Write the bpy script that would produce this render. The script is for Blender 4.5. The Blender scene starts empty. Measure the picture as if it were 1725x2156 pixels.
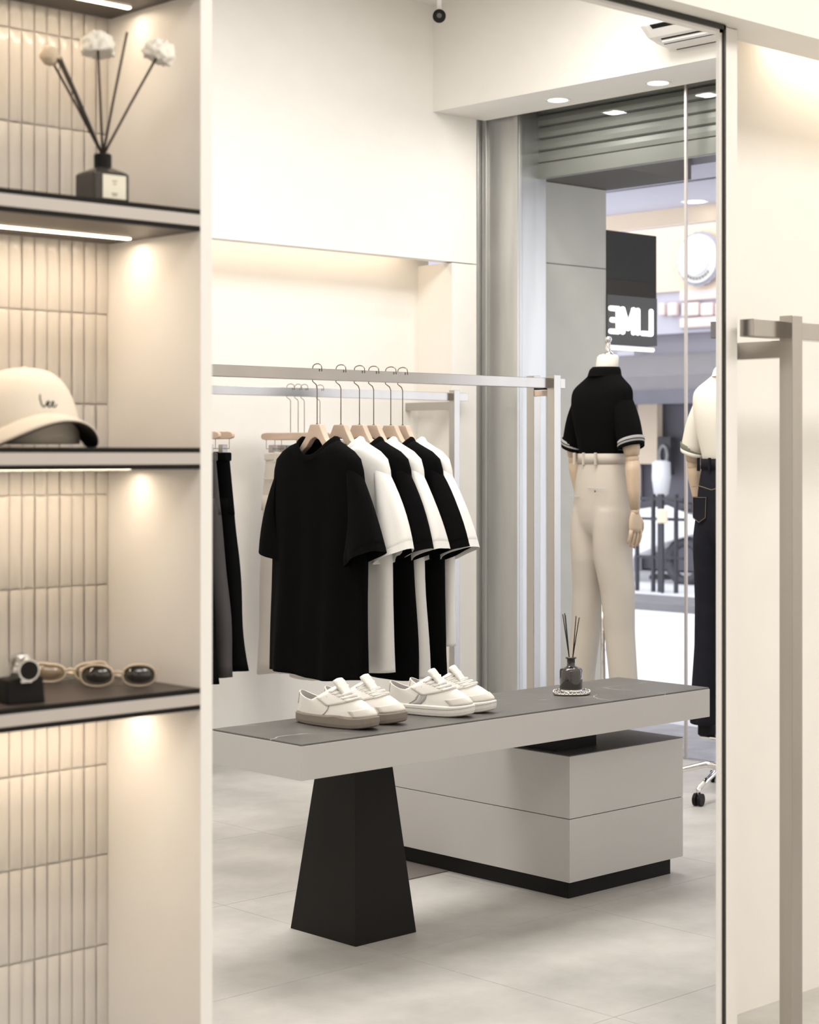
import bpy, math, random
from mathutils import Vector, Matrix, noise
S = bpy.context.scene
C = S.collection
PI = math.pi
# ------------------------------------------------------------------ camera
H = 1.42
AL = math.radians(46.55)                 # X axis of the shop lies this far right of the view direction
CA, SA = math.cos(AL), math.sin(AL)
FPX = 3919.0
cam_d = bpy.data.cameras.new('camera'); cam = bpy.data.objects.new('camera', cam_d); C.objects.link(cam)
cam_d.sensor_fit = 'AUTO'; cam_d.sensor_width = 36.0
cam_d.lens = FPX / 2156 * 36.0
cam_d.shift_y = -(1078 - 955) / 2156
cam_d.clip_start = 0.05; cam_d.clip_end = 200
cam.location = (0, 0, H)
cam.rotation_euler = (PI/2, 0, math.atan2(SA, CA) - PI/2)
cam_d.dof.use_dof = True; cam_d.dof.focus_distance = 5.9; cam_d.dof.aperture_fstop = 5.4
S.camera = cam
S.view_settings.view_transform = 'Standard'; S.view_settings.look = 'None'
S.view_settings.gamma = 1.0; S.view_settings.use_curve_mapping = False
S.view_settings.exposure = 0.0
# ------------------------------------------------------------------ sky and lamps
W = bpy.data.worlds.new('sky'); S.world = W; W.use_nodes = True
bg = W.node_tree.nodes['Background']; bg.inputs[0].default_value = (0.96, 0.965, 1.0, 1); bg.inputs[1].default_value = 2.4
def area(name, loc, size, size_y, power, color=(1, .93, .84), rot=(0, 0, 0), spread=None):
    l = bpy.data.lights.new(name, 'AREA'); l.shape = 'RECTANGLE'; l.size = size; l.size_y = size_y
    l.energy = power; l.color = color
    if spread: l.spread = spread
    o = bpy.data.objects.new(name, l); o.location = loc; o.rotation_euler = rot; C.objects.link(o); return o
WARM = (1, .90, .77); NEUT = (1, .965, .915)
for x, y, p in [(2.2, 4.7, 38), (3.9, 4.7, 50), (5.5, 4.7, 50)]:  # unseen soft panels, added as general fill for the mirrored room
    area('ceiling_fill', (x, y, 3.62), 1.2, 1.2, p, NEUT)
for x, y, p in [(0.3, 0.6, 32), (2.0, 0.6, 38), (4.2, 0.4, 50), (5.8, 0.6, 40)]:  # same unseen fill, added over the camera side
    area('ceiling_fill', (x, y, 3.62), 1.2, 1.2, p, NEUT)
area('cove_lamp', (4.6, 6.84, 2.485), 3.8, .04, 5, (1, .78, .55))
area('cove_lamp', (5.3, 2.79, 2.505), 2.7, .04, 6, (1, .80, .60))
for z, p in ((2.215, .9), (1.800, 1.2), (1.386, .95), (.971, 1.2)):  # topmost one is unseen, added to brighten the upper tiles
    area('shelf_lamp', (1.62, 2.775, z), .64, .012, p, (1, .80, .60))
# ------------------------------------------------------------------ helpers
def tag(o, label=None, cat=None, group=None, kind=None):
    if label: o['label'] = label
    if cat: o['category'] = cat
    if group: o['group'] = group
    if kind: o['kind'] = kind
    return o
def thing(name, label, cat, loc=(0, 0, 0), rz=0, group=None):
    o = bpy.data.objects.new(name, None); C.objects.link(o)
    o.empty_display_size = .05
    o.location = loc; o.rotation_euler = (0, 0, rz)
    return tag(o, label, cat, group)
def copy_tree(o, parent=None):
    c = o.copy(); C.objects.link(c); c.parent = parent
    for ch in list(o.children): copy_tree(ch, c)
    return c
class MB:
    def __init__(s): s.v = []; s.f = []
    def add(s, vs, fs):
        n = len(s.v); s.v += [tuple(v) for v in vs]; s.f += [tuple(i + n for i in f) for f in fs]; return s
    def box(s, x0, x1, y0, y1, z0, z1):
        vs = [(x, y, z) for x in (x0, x1) for y in (y0, y1) for z in (z0, z1)]
        return s.add(vs, [(0, 1, 3, 2), (4, 6, 7, 5), (0, 4, 5, 1), (2, 3, 7, 6), (0, 2, 6, 4), (1, 5, 7, 3)])
    def hexa(s, b, t):                                   # b, t: 4 corners each, same order
        return s.add(list(b) + list(t), [(3, 2, 1, 0), (4, 5, 6, 7)] + [(i, (i+1) % 4, 4+(i+1) % 4, 4+i) for i in range(4)])
    def loft(s, rings, cap0=True, cap1=True, closed=True):
        n = len(rings[0]); vs = [p for r in rings for p in r]; fs = []
        for k in range(len(rings)-1):
            for i in range(n if closed else n-1):
                j = (i+1) % n
                fs.append((k*n+i, k*n+j, (k+1)*n+j, (k+1)*n+i))
        if cap0: fs.append(tuple(range(n-1, -1, -1)))
        if cap1: fs.append(tuple((len(rings)-1)*n+i for i in range(n)))
        return s.add(vs, fs)
    def tube(s, pts, r, n=8, caps=True):
        pts = [Vector(p) for p in pts]; rs = r if isinstance(r, (list, tuple)) else [r]*len(pts)
        rings = []; ref = None
        for i, p in enumerate(pts):
            d = (pts[min(i+1, len(pts)-1)] - pts[max(i-1, 0)]).normalized()
            if ref is None:
                ref = Vector((0, 0, 1)) if abs(d.z) < .9 else Vector((1, 0, 0))
            a = d.cross(ref)
            if a.length < 1e-5: a = d.cross(Vector((0, 1, 0)))
            a.normalize(); b = a.cross(d).normalized(); ref = b
            rings.append([p + (a*math.cos(t) + b*math.sin(t))*rs[i] for t in (2*PI*k/n for k in range(n))])
        return s.loft(rings, caps, caps)
    def lathe(s, prof, c=(0, 0, 0), n=20, cap0=True, cap1=True):
        rings = [[(c[0]+r*math.cos(t), c[1]+r*math.sin(t), c[2]+z) for t in (2*PI*k/n for k in range(n))] for r, z in prof]
        return s.loft(rings, cap0, cap1)
    def prism(s, poly, axis, a, b):                      # poly 2D extruded along axis
        def P(p, t):
            return {'x': (t, p[0], p[1]), 'y': (p[0], t, p[1]), 'z': (p[0], p[1], t)}[axis]
        n = len(poly)
        return s.add([P(p, a) for p in poly] + [P(p, b) for p in poly],
                     [tuple(range(n-1, -1, -1)), tuple(range(n, 2*n))] + [(i, (i+1) % n, n+(i+1) % n, n+i) for i in range(n)])
    def ball(s, c, r, n=12, m=8, sq=(1, 1, 1), bump=0, seed=0):
        rings = []
        for k in range(1, m):
            ph = PI*k/m
            ring = []
            for i in range(n):
                t = 2*PI*i/n; d = Vector((math.sin(ph)*math.cos(t), math.sin(ph)*math.sin(t), -math.cos(ph)))
                rr = r*(1 + (bump*noise.noise(d*3 + Vector((seed, 0, 0))) if bump else 0))
                ring.append((c[0]+d.x*rr*sq[0], c[1]+d.y*rr*sq[1], c[2]+d.z*rr*sq[2]))
            rings.append(ring)
        b = len(s.v); s.loft(rings, False, False)
        s.v += [(c[0], c[1], c[2]-r*sq[2]), (c[0], c[1], c[2]+r*sq[2])]; e = len(s.v)
        for i in range(n):
            s.f.append((e-2, b+(i+1) % n, b+i)); s.f.append((e-1, b+(m-2)*n+i, b+(m-2)*n+(i+1) % n))
        return s
    def build(s, name, mat, parent=None, smooth=False, bevel=0, sub=0, solid=0, loc=None, seg=2, kind=None):
        me = bpy.data.meshes.new(name); me.from_pydata(s.v, [], s.f); me.validate(); me.update()
        import bmesh
        bm = bmesh.new(); bm.from_mesh(me); bmesh.ops.recalc_face_normals(bm, faces=bm.faces); bm.to_mesh(me); bm.free()
        me.materials.append(mat)
        if smooth:
            for p in me.polygons: p.use_smooth = True
        o = bpy.data.objects.new(name, me); C.objects.link(o); o.parent = parent
        if loc: o.location = loc
        if solid: m = o.modifiers.new('s', 'SOLIDIFY'); m.thickness = solid; m.offset = 0
        if bevel: m = o.modifiers.new('b', 'BEVEL'); m.width = bevel; m.segments = seg; m.limit_method = 'ANGLE'; m.angle_limit = .6
        if sub: m = o.modifiers.new('u', 'SUBSURF'); m.levels = sub; m.render_levels = sub
        if kind: o['kind'] = kind
        return o
def BX(name, mat, x0, x1, y0, y1, z0, z1, parent=None, bevel=0, **k):
    """box whose origin sits at its base centre when top-level"""
    if parent is None:
        cx, cy = (x0+x1)/2, (y0+y1)/2
        return MB().box(x0-cx, x1-cx, y0-cy, y1-cy, 0, z1-z0).build(name, mat, None, bevel=bevel, loc=(cx, cy, z0), **k)
    return MB().box(x0, x1, y0, y1, z0, z1).build(name, mat, parent, bevel=bevel, **k)
def struct(name, mat, *b, **k):
    return tag(BX(name, mat, *b, **k), kind='structure')
# ------------------------------------------------------------------ materials
def mat(name, col, rough=.6, metal=0, noise_amt=0, scale=8, bump=0, bscale=60, emit=None, estr=0, alpha=None, trans=0, coat=0, spec=None, sheen=0, stretch=None):
    m = bpy.data.materials.new(name); m.use_nodes = True; nt = m.node_tree; N = nt.nodes; L = nt.links
    b = N['Principled BSDF']; c = (*col, 1)
    b.inputs['Base Color'].default_value = c; b.inputs['Roughness'].default_value = rough; b.inputs['Metallic'].default_value = metal
    if spec is not None: b.inputs['Specular IOR Level'].default_value = spec
    if coat: b.inputs['Coat Weight'].default_value = coat
    if sheen: b.inputs['Sheen Weight'].default_value = sheen
    if trans: b.inputs['Transmission Weight'].default_value = trans
    if emit: b.inputs['Emission Color'].default_value = (*emit, 1); b.inputs['Emission Strength'].default_value = estr
    tc = N.new('ShaderNodeTexCoord'); src = tc.outputs['Object']
    if stretch:
        mp = N.new('ShaderNodeMapping'); mp.inputs['Scale'].default_value = stretch; L.new(src, mp.inputs[0]); src = mp.outputs[0]
    nz = N.new('ShaderNodeTexNoise'); nz.inputs['Scale'].default_value = scale; nz.inputs['Detail'].default_value = 5; L.new(src, nz.inputs['Vector'])
    mx = N.new('ShaderNodeMix'); mx.data_type = 'RGBA'; k = noise_amt or .03
    mx.inputs[6].default_value = (*[max(0, v*(1-k)) for v in col], 1); mx.inputs[7].default_value = (*[min(1, v*(1+k)) for v in col], 1)
    L.new(nz.outputs[0], mx.inputs[0]); L.new(mx.outputs[2], b.inputs['Base Color'])
    if bump:
        n2 = N.new('ShaderNodeTexNoise'); n2.inputs['Scale'].default_value = bscale; n2.inputs['Detail'].default_value = 3; L.new(src, n2.inputs['Vector'])
        bp = N.new('ShaderNodeBump'); bp.inputs['Strength'].default_value = bump; bp.inputs['Distance'].default_value = .002
        L.new(n2.outputs[0], bp.inputs['Height']); L.new(bp.outputs[0], b.inputs['Normal'])
    return m
M = {}
M['wall'] = mat('wall_paint', (.86, .835, .79), .75, bump=.05, bscale=40)
M['panel'] = mat('white_panel', (.88, .86, .83), .45)
M['ceil'] = mat('ceiling_paint', (.86, .84, .80), .8)
M['grout'] = mat('grout', (.70, .66, .60), .9)
M['tile'] = mat('glazed_tile', (.68, .64, .59), .3, noise_amt=.07, scale=14, bump=.25, bscale=25, coat=.3)
M['floor_grout'] = mat('floor_joint', (.42, .41, .39), .8)
M['shelf_dark'] = mat('shelf_dark', (.060, .046, .040), .45, noise_amt=.2, scale=30)
M['shelf_edge'] = mat('shelf_edge_metal', (.56, .52, .49), .38, metal=.35)
M['led'] = mat('led_strip', (1, .9, .75), .5, emit=(1, .84, .60), estr=9)
M['led2'] = mat('lamp_face', (1, 1, .96), .5, emit=(1, .97, .90), estr=7)
M['steel'] = mat('brushed_steel', (.47, .445, .42), .22, metal=1, noise_amt=.12, scale=6, stretch=(1, 1, .25))
M['steel_dk'] = mat('dark_steel', (.22, .22, .24), .28, metal=1, noise_amt=.2, scale=5, stretch=(1, 1, .2))
M['column'] = mat('galvanised_column', (.56, .56, .54), .38, metal=.8, noise_amt=.22, scale=3, stretch=(4, 4, .5))
M['shutter'] = mat('shutter_slat', (.27, .27, .235), .5, metal=.35, noise_amt=.12, scale=3)
M['black_frame'] = mat('black_frame', (.018, .016, .014), .4)
M['black'] = mat('black_metal', (.010, .009, .0085), .5, noise_amt=.15, spec=.15)
M['grey_lam'] = mat('grey_laminate', (.52, .508, .50), .45, noise_amt=.02)
M['dark_top'] = mat('dark_laminate', (.085, .082, .078), .5, noise_amt=.1)
M['blk_cloth'] = mat('black_cotton', (.0032, .0032, .0034), .95, spec=.05, bump=.3, bscale=300, noise_amt=.15)
M['blk_polo'] = mat('black_knit', (.0045, .0042, .0042), .95, spec=.05, bump=.4, bscale=400, noise_amt=.15)
M['wht_cloth'] = mat('white_cotton', (.72, .69, .645), .9, spec=.2, bump=.25, bscale=300)
M['wht_cloth2'] = mat('bright_white_cotton', (.80, .785, .76), .9, spec=.2, bump=.25, bscale=300)
M['cream_knit'] = mat('cream_knit', (.78, .735, .65), .9, spec=.2, bump=.3, bscale=400)
M['beige_cloth'] = mat('beige_twill', (.56, .51, .445), .85, spec=.2, noise_amt=.03, bump=.2, bscale=500)
M['khaki'] = mat('cream_twill', (.66, .61, .56), .9, spec=.2, noise_amt=.05, bump=.2, bscale=300)
M['grey_cloth'] = mat('charcoal_wool', (.065, .06, .062), .95, spec=.1, noise_amt=.1, bump=.3, bscale=400)
M['denim'] = mat('dark_denim', (.014, .014, .020), .9, spec=.15, noise_amt=.35, scale=12, bump=.4, bscale=500)
M['stitch'] = mat('tan_stitch', (.22, .17, .11), .8)
M['cuff'] = mat('grey_stripe', (.38, .38, .37), .9, noise_amt=.1)
M['cuff_g'] = mat('green_stripe', (.16, .165, .12), .9, noise_amt=.1)
M['wood'] = mat('hanger_wood', (.60, .46, .36), .5, noise_amt=.12, scale=10, stretch=(1, 6, 6))
M['mwood'] = mat('mannequin_wood', (.60, .46, .33), .5, noise_amt=.12, scale=12, stretch=(6, 6, 1))
M['linen'] = mat('linen_cover', (.72, .69, .62), .9, noise_amt=.05, bump=.4, bscale=300)
M['chrome'] = mat('chrome', (.80, .79, .77), .08, metal=1)
M['wire'] = mat('dark_wire', (.20, .16, .12), .3, metal=1)
M['leather'] = mat('white_leather', (.80, .775, .735), .5, noise_amt=.03, bump=.12, bscale=90)
M['suede'] = mat('white_suede', (.72, .69, .645), .9, noise_amt=.05, bump=.3, bscale=200)
M['lace'] = mat('white_lace', (.86, .84, .80), .9, bump=.3, bscale=500)
M['lining'] = mat('grey_lining', (.36, .34, .32), .95)
M['gum'] = mat('taupe_rubber', (.235, .20, .17), .7, noise_amt=.05)
M['rubber'] = mat('white_rubber', (.78, .76, .72), .6)
M['stripe'] = mat('grey_suede_stripe', (.42, .41, .40), .9, noise_amt=.06)
M['glass_dk'] = mat('smoked_glass', (.030, .026, .025), .06, noise_amt=.4, scale=30, coat=1)
M['glass_bk'] = mat('brown_glass', (.050, .042, .036), .25, noise_amt=.2, scale=20)
M['reed'] = mat('dark_reed', (.035, .026, .02), .7, noise_amt=.2, scale=80)
M['reed2'] = mat('brown_reed', (.07, .05, .042), .7, noise_amt=.2, scale=80)
M['paper'] = mat('cream_label', (.80, .76, .64), .8)
M['ink'] = mat('grey_ink', (.30, .27, .22), .8)
M['flower'] = mat('sola_flower', (.90, .86, .78), .95, noise_amt=.04, bump=.6, bscale=120)
M['flower2'] = mat('rattan_ball', (.66, .54, .40), .95, noise_amt=.12, bump=.6, bscale=150)
M['cap'] = mat('cream_canvas', (.82, .74, .63), .9, noise_amt=.03, bump=.3, bscale=300)
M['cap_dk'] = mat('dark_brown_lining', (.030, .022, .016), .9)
M['acetate'] = mat('clear_beige_acetate', (.62, .52, .40), .3, noise_amt=.1)
M['acetate2'] = mat('cream_acetate', (.76, .64, .48), .3, noise_amt=.1)
M['lens'] = mat('dark_lens', (.022, .020, .016), .1, coat=1)
M['lens_br'] = mat('brown_lens', (.26, .19, .12), .15, coat=1)
M['tray'] = mat('hammered_silver', (.78, .75, .71), .14, metal=1, bump=1.0, bscale=55)
M['concrete'] = mat('concrete_render', (.50, .48, .41), .9, noise_amt=.14, scale=4, bump=.3, bscale=30)
M['brown_dk'] = mat('brown_soffit', (.085, .075, .065), .8, noise_amt=.1)
M['sign_dk'] = mat('sign_charcoal', (.030, .030, .029), .8, noise_amt=.15, spec=.1)
M['sign_lit'] = mat('lit_letters', (1, 1, .97), .5, emit=(1, .97, .9), estr=1.6)
M['sign_warm'] = mat('warm_tube', (1, .9, .75), .5, emit=(1, .88, .68), estr=1.2)
M['asphalt'] = mat('pale_paving', (.74, .74, .77), .85, noise_amt=.05, scale=2)
M['kerb'] = mat('dark_kerb', (.20, .195, .205), .85, noise_amt=.25, scale=6)
M['lav'] = mat('lavender_render', (.40, .38, .43), .8, noise_amt=.08, scale=2)
M['lav_d'] = mat('dark_shopfront', (.13, .125, .15), .7, noise_amt=.25, scale=2)
M['canopy'] = mat('canopy_panel', (.50, .49, .56), .5, noise_amt=.08, scale=3)
M['cream_sign'] = mat('cream_sign', (.80, .66, .50), .6, noise_amt=.03)
M['pink'] = mat('pink_letters', (.82, .68, .64), .6)
M['awning'] = mat('grey_awning', (.20, .19, .195), .8, noise_amt=.1)
M['white_o'] = mat('outdoor_white', (.80, .80, .82), .6)
M['bars'] = mat('fence_metal', (.06, .06, .07), .5, metal=.4)
M['ac'] = mat('ac_plastic', (.82, .80, .77), .4)
M['lightgrey'] = mat('sill_stone_and_shade', (.42, .41, .43), .35, noise_amt=.5, scale=9)  # strong grey mottling puts both tiles and their shadows into the colour
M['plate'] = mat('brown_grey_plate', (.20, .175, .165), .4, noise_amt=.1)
def glassmat(name, tint, refl=.06):
    m = bpy.data.materials.new(name); m.use_nodes = True; nt = m.node_tree; N = nt.nodes; L = nt.links
    for n in list(N): N.remove(n)
    o = N.new('ShaderNodeOutputMaterial'); t = N.new('ShaderNodeBsdfTransparent'); g = N.new('ShaderNodeBsdfGlossy'); x = N.new('ShaderNodeMixShader')
    t.inputs[0].default_value = (*tint, 1); g.inputs['Roughness'].default_value = .02
    lw = N.new('ShaderNodeFresnel'); lw.inputs['IOR'].default_value = 1.18
    L.new(lw.outputs[0], x.inputs[0]); L.new(t.outputs[0], x.inputs[1]); L.new(g.outputs[0], x.inputs[2]); L.new(x.outputs[0], o.inputs[0]); return m
M['glass'] = glassmat('window_glass', (.95, .96, .97))
def stone_mat():
    m = mat('grey_marble', (.105, .100, .094), .42, noise_amt=.28, scale=9); nt = m.node_tree; N = nt.nodes; L = nt.links; b = N['Principled BSDF']
    old = b.inputs['Base Color'].links[0].from_socket
    tc = N.new('ShaderNodeTexCoord'); nz = N.new('ShaderNodeTexNoise'); nz.inputs['Scale'].default_value = 2.6; nz.inputs['Detail'].default_value = 4
    L.new(tc.outputs['Object'], nz.inputs['Vector'])
    mxv = N.new('ShaderNodeMix'); mxv.data_type = 'VECTOR'; mxv.inputs[0].default_value = .28
    L.new(tc.outputs['Object'], mxv.inputs[4]); L.new(nz.outputs['Color'], mxv.inputs[5])
    vo = N.new('ShaderNodeTexVoronoi'); vo.feature = 'DISTANCE_TO_EDGE'; vo.inputs['Scale'].default_value = 4.2; L.new(mxv.outputs[1], vo.inputs['Vector'])
    cr = N.new('ShaderNodeValToRGB'); cr.color_ramp.elements[0].color = (1, 1, 1, 1); cr.color_ramp.elements[1].position = .013; cr.color_ramp.elements[1].color = (0, 0, 0, 1)
    L.new(vo.outputs['Distance'], cr.inputs[0])
    n3 = N.new('ShaderNodeTexNoise'); n3.inputs['Scale'].default_value = 5; L.new(tc.outputs['Object'], n3.inputs['Vector'])
    c3 = N.new('ShaderNodeValToRGB'); c3.color_ramp.elements[0].position = .50; c3.color_ramp.elements[1].position = .64; L.new(n3.outputs[0], c3.inputs[0])
    mu = N.new('ShaderNodeMath'); mu.operation = 'MULTIPLY'; L.new(cr.outputs[0], mu.inputs[0]); L.new(c3.outputs[0], mu.inputs[1])
    mx = N.new('ShaderNodeMix'); mx.data_type = 'RGBA'; L.new(mu.outputs[0], mx.inputs[0]); L.new(old, mx.inputs[6]); mx.inputs[7].default_value = (.5, .45, .42, 1)
    L.new(mx.outputs[2], b.inputs['Base Color']); return m
M['stone'] = stone_mat()
def floor_mat():
    m = mat('cement_tile', (.55, .54, .52), .42, noise_amt=.0, scale=3); nt = m.node_tree; N = nt.nodes; L = nt.links; b = N['Principled BSDF']
    g = N.new('ShaderNodeNewGeometry'); cols = []
    n1 = N.new('ShaderNodeTexNoise'); n1.inputs['Scale'].default_value = 2.2; n1.inputs['Detail'].default_value = 8; n1.inputs['Roughness'].default_value = .65
    L.new(g.outputs['Position'], n1.inputs['Vector'])
    cr = N.new('ShaderNodeValToRGB'); cr.color_ramp.elements[0].position = .32; cr.color_ramp.elements[0].color = (.40, .388, .368, 1)
    cr.color_ramp.elements[1].position = .66; cr.color_ramp.elements[1].color = (.58, .562, .535, 1)
    L.new(n1.outputs[0], cr.inputs[0]); L.new(cr.outputs[0], b.inputs['Base Color']); return m
M['ftile'] = floor_mat()

# ------------------------------------------------------------------ room seen through the big mirror opening
MY = 2.60                       # mirror plane
ZC = 3.66
# floor: base plus tiles
FX0, FX1, FY0, FY1 = -2.0, 6.86, -1.75, 7.0
fl = struct('floor', M['floor_grout'], FX0, FX1+.06, FY0, FY1, -.12, -.006)
TS = .80
nx = int((FX1-FX0)/TS)+1; ny = int((FY1-FY0)/TS)+1
for i in range(nx):
    for j in range(ny):
        x0 = FX0+i*TS; y0 = FY0+j*TS; x1 = min(x0+TS, FX1); y1 = min(y0+TS, FY1)
        if x1-x0 < .05 or y1-y0 < .05: continue
        cx, cy = (FX0+FX1+.06)/2, (FY0+FY1)/2
        o = MB().box(x0+.0008-cx, x1-.0008-cx, y0+.0008-cy, y1-.0008-cy, .10, .12).build('floor_tile', M['ftile'], fl)
struct('ceiling', M['ceil'], FX0-.1, 7.1, FY0-.1, 7.1, ZC, ZC+.12)
# far wall (behind the clothes rails) with its bulkhead and end pier
struct('wall_far', M['wall'], .7, 6.70, 6.93, 7.08, 0, ZC)
struct('wall_far_pier', M['wall'], 6.624, 6.80, 6.68, 6.93, 0, 2.385)
struct('wall_far_bulkhead', M['wall'], .7, 6.80, 6.68, 6.75, 2.39, ZC)
struct('wall_far_bulkhead_top', M['wall'], .7, 6.80, 6.75, 6.93, 2.50, ZC)
struct('wall_left_far', M['wall'], .7, .8, 2.95, 6.93, 0, ZC)
# soffit box over the shop window, along Y
struct('ceiling_soffit', M['wall'], 6.49, 6.86, -1.75, 6.68, 3.13, ZC)
# front room (camera side)
struct('wall_left_near', M['wall'], FX0-.1, FX0, FY0, 2.95, 0, ZC)
struct('wall_near', M['wall'], FX0, 6.86, FY0-.1, FY0, 0, ZC)
struct('wall_shelf_side', M['wall'], FX0, 1.10, 2.60, 2.95, 0, ZC)
struct('wall_right', M['wall'], 3.812, 6.83, 2.85, 2.868, 0, ZC)
struct('wall_bulkhead', M['wall'], 1.10, 6.86, 2.53, 2.67, 2.40, ZC)
struct('wall_bulkhead_back', M['wall'], 3.82, 6.83, 2.76, 2.85, 2.52, ZC)
struct('wall_bulkhead_top', M['wall'], 3.82, 6.83, 2.67, 2.76, 2.52, ZC)
struct('wall_front_side', M['wall'], 6.86, 7.0, FY0, 2.85, 0, ZC)
# partition that carries the mirror's right edge: a wedge back to the wall
w = MB(); b = [(3.4475, 2.60), (3.506, 2.60), (3.835, 2.85), (3.785, 2.85)]
w.hexa([(x, y, 0) for x, y in b], [(x, y, 2.398) for x, y in b])
b = [(3.545, 2.671), (3.602, 2.671), (3.835, 2.85), (3.785, 2.85)]
w.hexa([(x, y, 2.398) for x, y in b], [(x, y, ZC) for x, y in b])
tag(w.build('wall_mirror_jamb', M['wall']), kind='structure')
# mirror frame
mf = thing('mirror_frame', 'thin black metal edging round the tall wall mirror', 'mirror frame', (2.7, 2.60, 0))
def off(o, x, y, z=0): o.location = (-x, -y, -z); return o
p = MB().box(3.4405, 3.4475, 2.588, 2.606, 0, 2.398).build('side_edge', M['black_frame'], mf); off(p, 2.7, 2.6)
p = MB().box(1.99, 3.4475, 2.588, 2.606, 2.387, 2.398).build('top_edge', M['black_frame'], mf); off(p, 2.7, 2.6)
p = MB().box(3.431, 3.4405, 2.594, 2.604, 0, 2.387).build('bevel_strip', M['panel'], mf); off(p, 2.7, 2.6)
p = MB().box(1.99, 3.4405, 2.594, 2.604, 2.380, 2.387).build('bevel_strip', M['panel'], mf); off(p, 2.7, 2.6)

# ------------------------------------------------------------------ tiled display cabinet on the left
cab = thing('display_cabinet', 'built-in white display cabinet with vertical stick tiles and dark lit shelves', 'shelving', (1.54, 2.60, 0))
def cb(name, mt, x0, x1, y0, y1, z0, z1, **k):
    o = MB().box(x0-1.54, x1-1.54, y0-2.6, y1-2.6, z0, z1).build(name, mt, cab, **k); return o
cb('side_panel', M['panel'], 1.9606, 1.9868, 2.598, 2.94, 0, 2.40, bevel=.0015)
cb('side_panel', M['panel'], 1.10, 1.126, 2.598, 2.94, 0, 2.40, bevel=.0015)
back = cb('back_panel', M['grout'], 1.126, 1.9606, 2.884, 2.94, 0, 2.40)
random.seed(3)
def tile_mesh(w_, h_, k):
    mb = MB(); nx_ = 6; rnd = random.Random(k)
    rows = []
    for z in (0, .006, h_*.35, h_*.7, h_-.006, h_):
        e = 0 if z in (0, h_) else 1
        rows.append([(x*w_/nx_ - w_/2, -(.0035 + .0022*e*math.sin(PI*x/nx_)**.6) + rnd.uniform(-.0005, .0005), z) for x in range(nx_+1)])
    mb.loft(rows, False, False, closed=False)
    me = bpy.data.meshes.new('tile'); me.from_pydata(mb.v, [], mb.f)
    me.materials.append(M['tile'])
    for p_ in me.polygons: p_.use_smooth = True
    me.update(); return me
tms = [tile_mesh(.0243, .1635, k) for k in range(5)]
for i in range(17):
    xr = 1.9606 - .013 - .0262*i
    for j in range(14):
        z0 = .018 + .166*j - .0
        if z0+.164 > 2.39: continue
        o = bpy.data.objects.new('tile', random.choice(tms)); C.objects.link(o); o.parent = back
        o.location = (xr-1.54, .2835+random.uniform(-.0008, .0008), z0); o.rotation_euler = (random.uniform(-.006, .006), 0, random.uniform(-.02, .02))
for zt in (2.2586, 1.8436, 1.430, 1.012):  # topmost shelf and strip are out of view, added to light the upper tiles
    sh = cb('shelf', M['shelf_dark'], 1.126, 1.9606, 2.602, 2.872, zt-.037, zt)
    e = MB().box(1.126-1.54, 1.9606-1.54, -.0015, .004, zt-.0285, zt-.0085).build('edge_strip', M['shelf_edge'], sh)
    for za, zb in ((zt-.0085, zt+.0002), (zt-.0372, zt-.0285)): MB().box(1.126-1.54, 1.9606-1.54, -.0012, .002, za, zb).build('edge_trim', M['black'], sh)
    l = MB().box(1.30-1.54, 1.935-1.54, .170, .180, zt-.0395, zt-.0365).build('led_strip', M['led'], sh)

# ------------------------------------------------------------------ helpers placing things on planes
def ray(u, v):
    t = (u-862.5)/FPX
    return (CA+t*SA, SA-t*CA, (955-v)/FPX)
def onY(u, v, Y):
    d = ray(u, v); k = Y/d[1]; return Vector((d[0]*k, Y, H+d[2]*k))
def onX(u, v, X):
    d = ray(u, v); k = X/d[0]; return Vector((X, d[1]*k, H+d[2]*k))
def onZ(u, v, Z):
    d = ray(u, v); k = (Z-H)/d[2]; return Vector((d[0]*k, d[1]*k, Z))

# diffuser with flowers on the top shelf
ZS = 1.8436
T = thing('reed_diffuser', 'square brown glass diffuser with flower-topped reeds on top shelf', 'diffuser', (1.792, 2.648, ZS), math.radians(-2))
MB().box(-.036, .034, -.031, .031, 0, .050).build('bottle', M['glass_bk'], T, bevel=.004)
MB().hexa([(-.034, -.029, .050), (.032, -.029, .050), (.032, .029, .050), (-.034, .029, .050)],
          [(-.014, -.013, .060), (.013, -.013, .060), (.013, .013, .060), (-.014, .013, .060)]).build('shoulder', M['glass_bk'], T, bevel=.002)
MB().lathe([(.0145, 0), (.0150, .002), (.0150, .024), (.0135, .026)], (0, 0, .058), 20).build('cap', M['black'], T, smooth=False, bevel=.001)
lb = MB().box(-.020, .026, -.0325, -.0312, .005, .045).build('paper_label', M['paper'], T, bevel=.0008)
mk = MB()
for k, (w2, z) in enumerate(((.010, .034), (.006, .029), (.012, .013), (.008, .010))): mk.box(.003-w2/2, .003+w2/2, -.0330, -.0326, z, z+.0016)
mk.build('label_print', M['ink'], lb)
RGT = Vector((SA, -CA, 0))
def wl(v):      # world offset to local of a thing rotated rz=-2deg (small, ignored)
    return v
def rd(du, dv, r, fwd=0):          # reed tip offset in px at ~1290 px/m
    return RGT*(du/1215) + Vector((0, 0, (-dv+16)/1215)) + Vector((CA, SA, 0))*fwd
base = Vector((0, 0, .085))
tips = [(-97, -165, -.02, M['reed2'], 'rattan'), (-96, -196, -.03, M['reed'], None), (-88, -182, .0, M['reed'], None), (-15, -205, .02, M['reed2'], 'flower'), (55, -228, -.02, M['reed2'], None), (112, -188, .01, M['reed2'], 'flower')]
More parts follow.
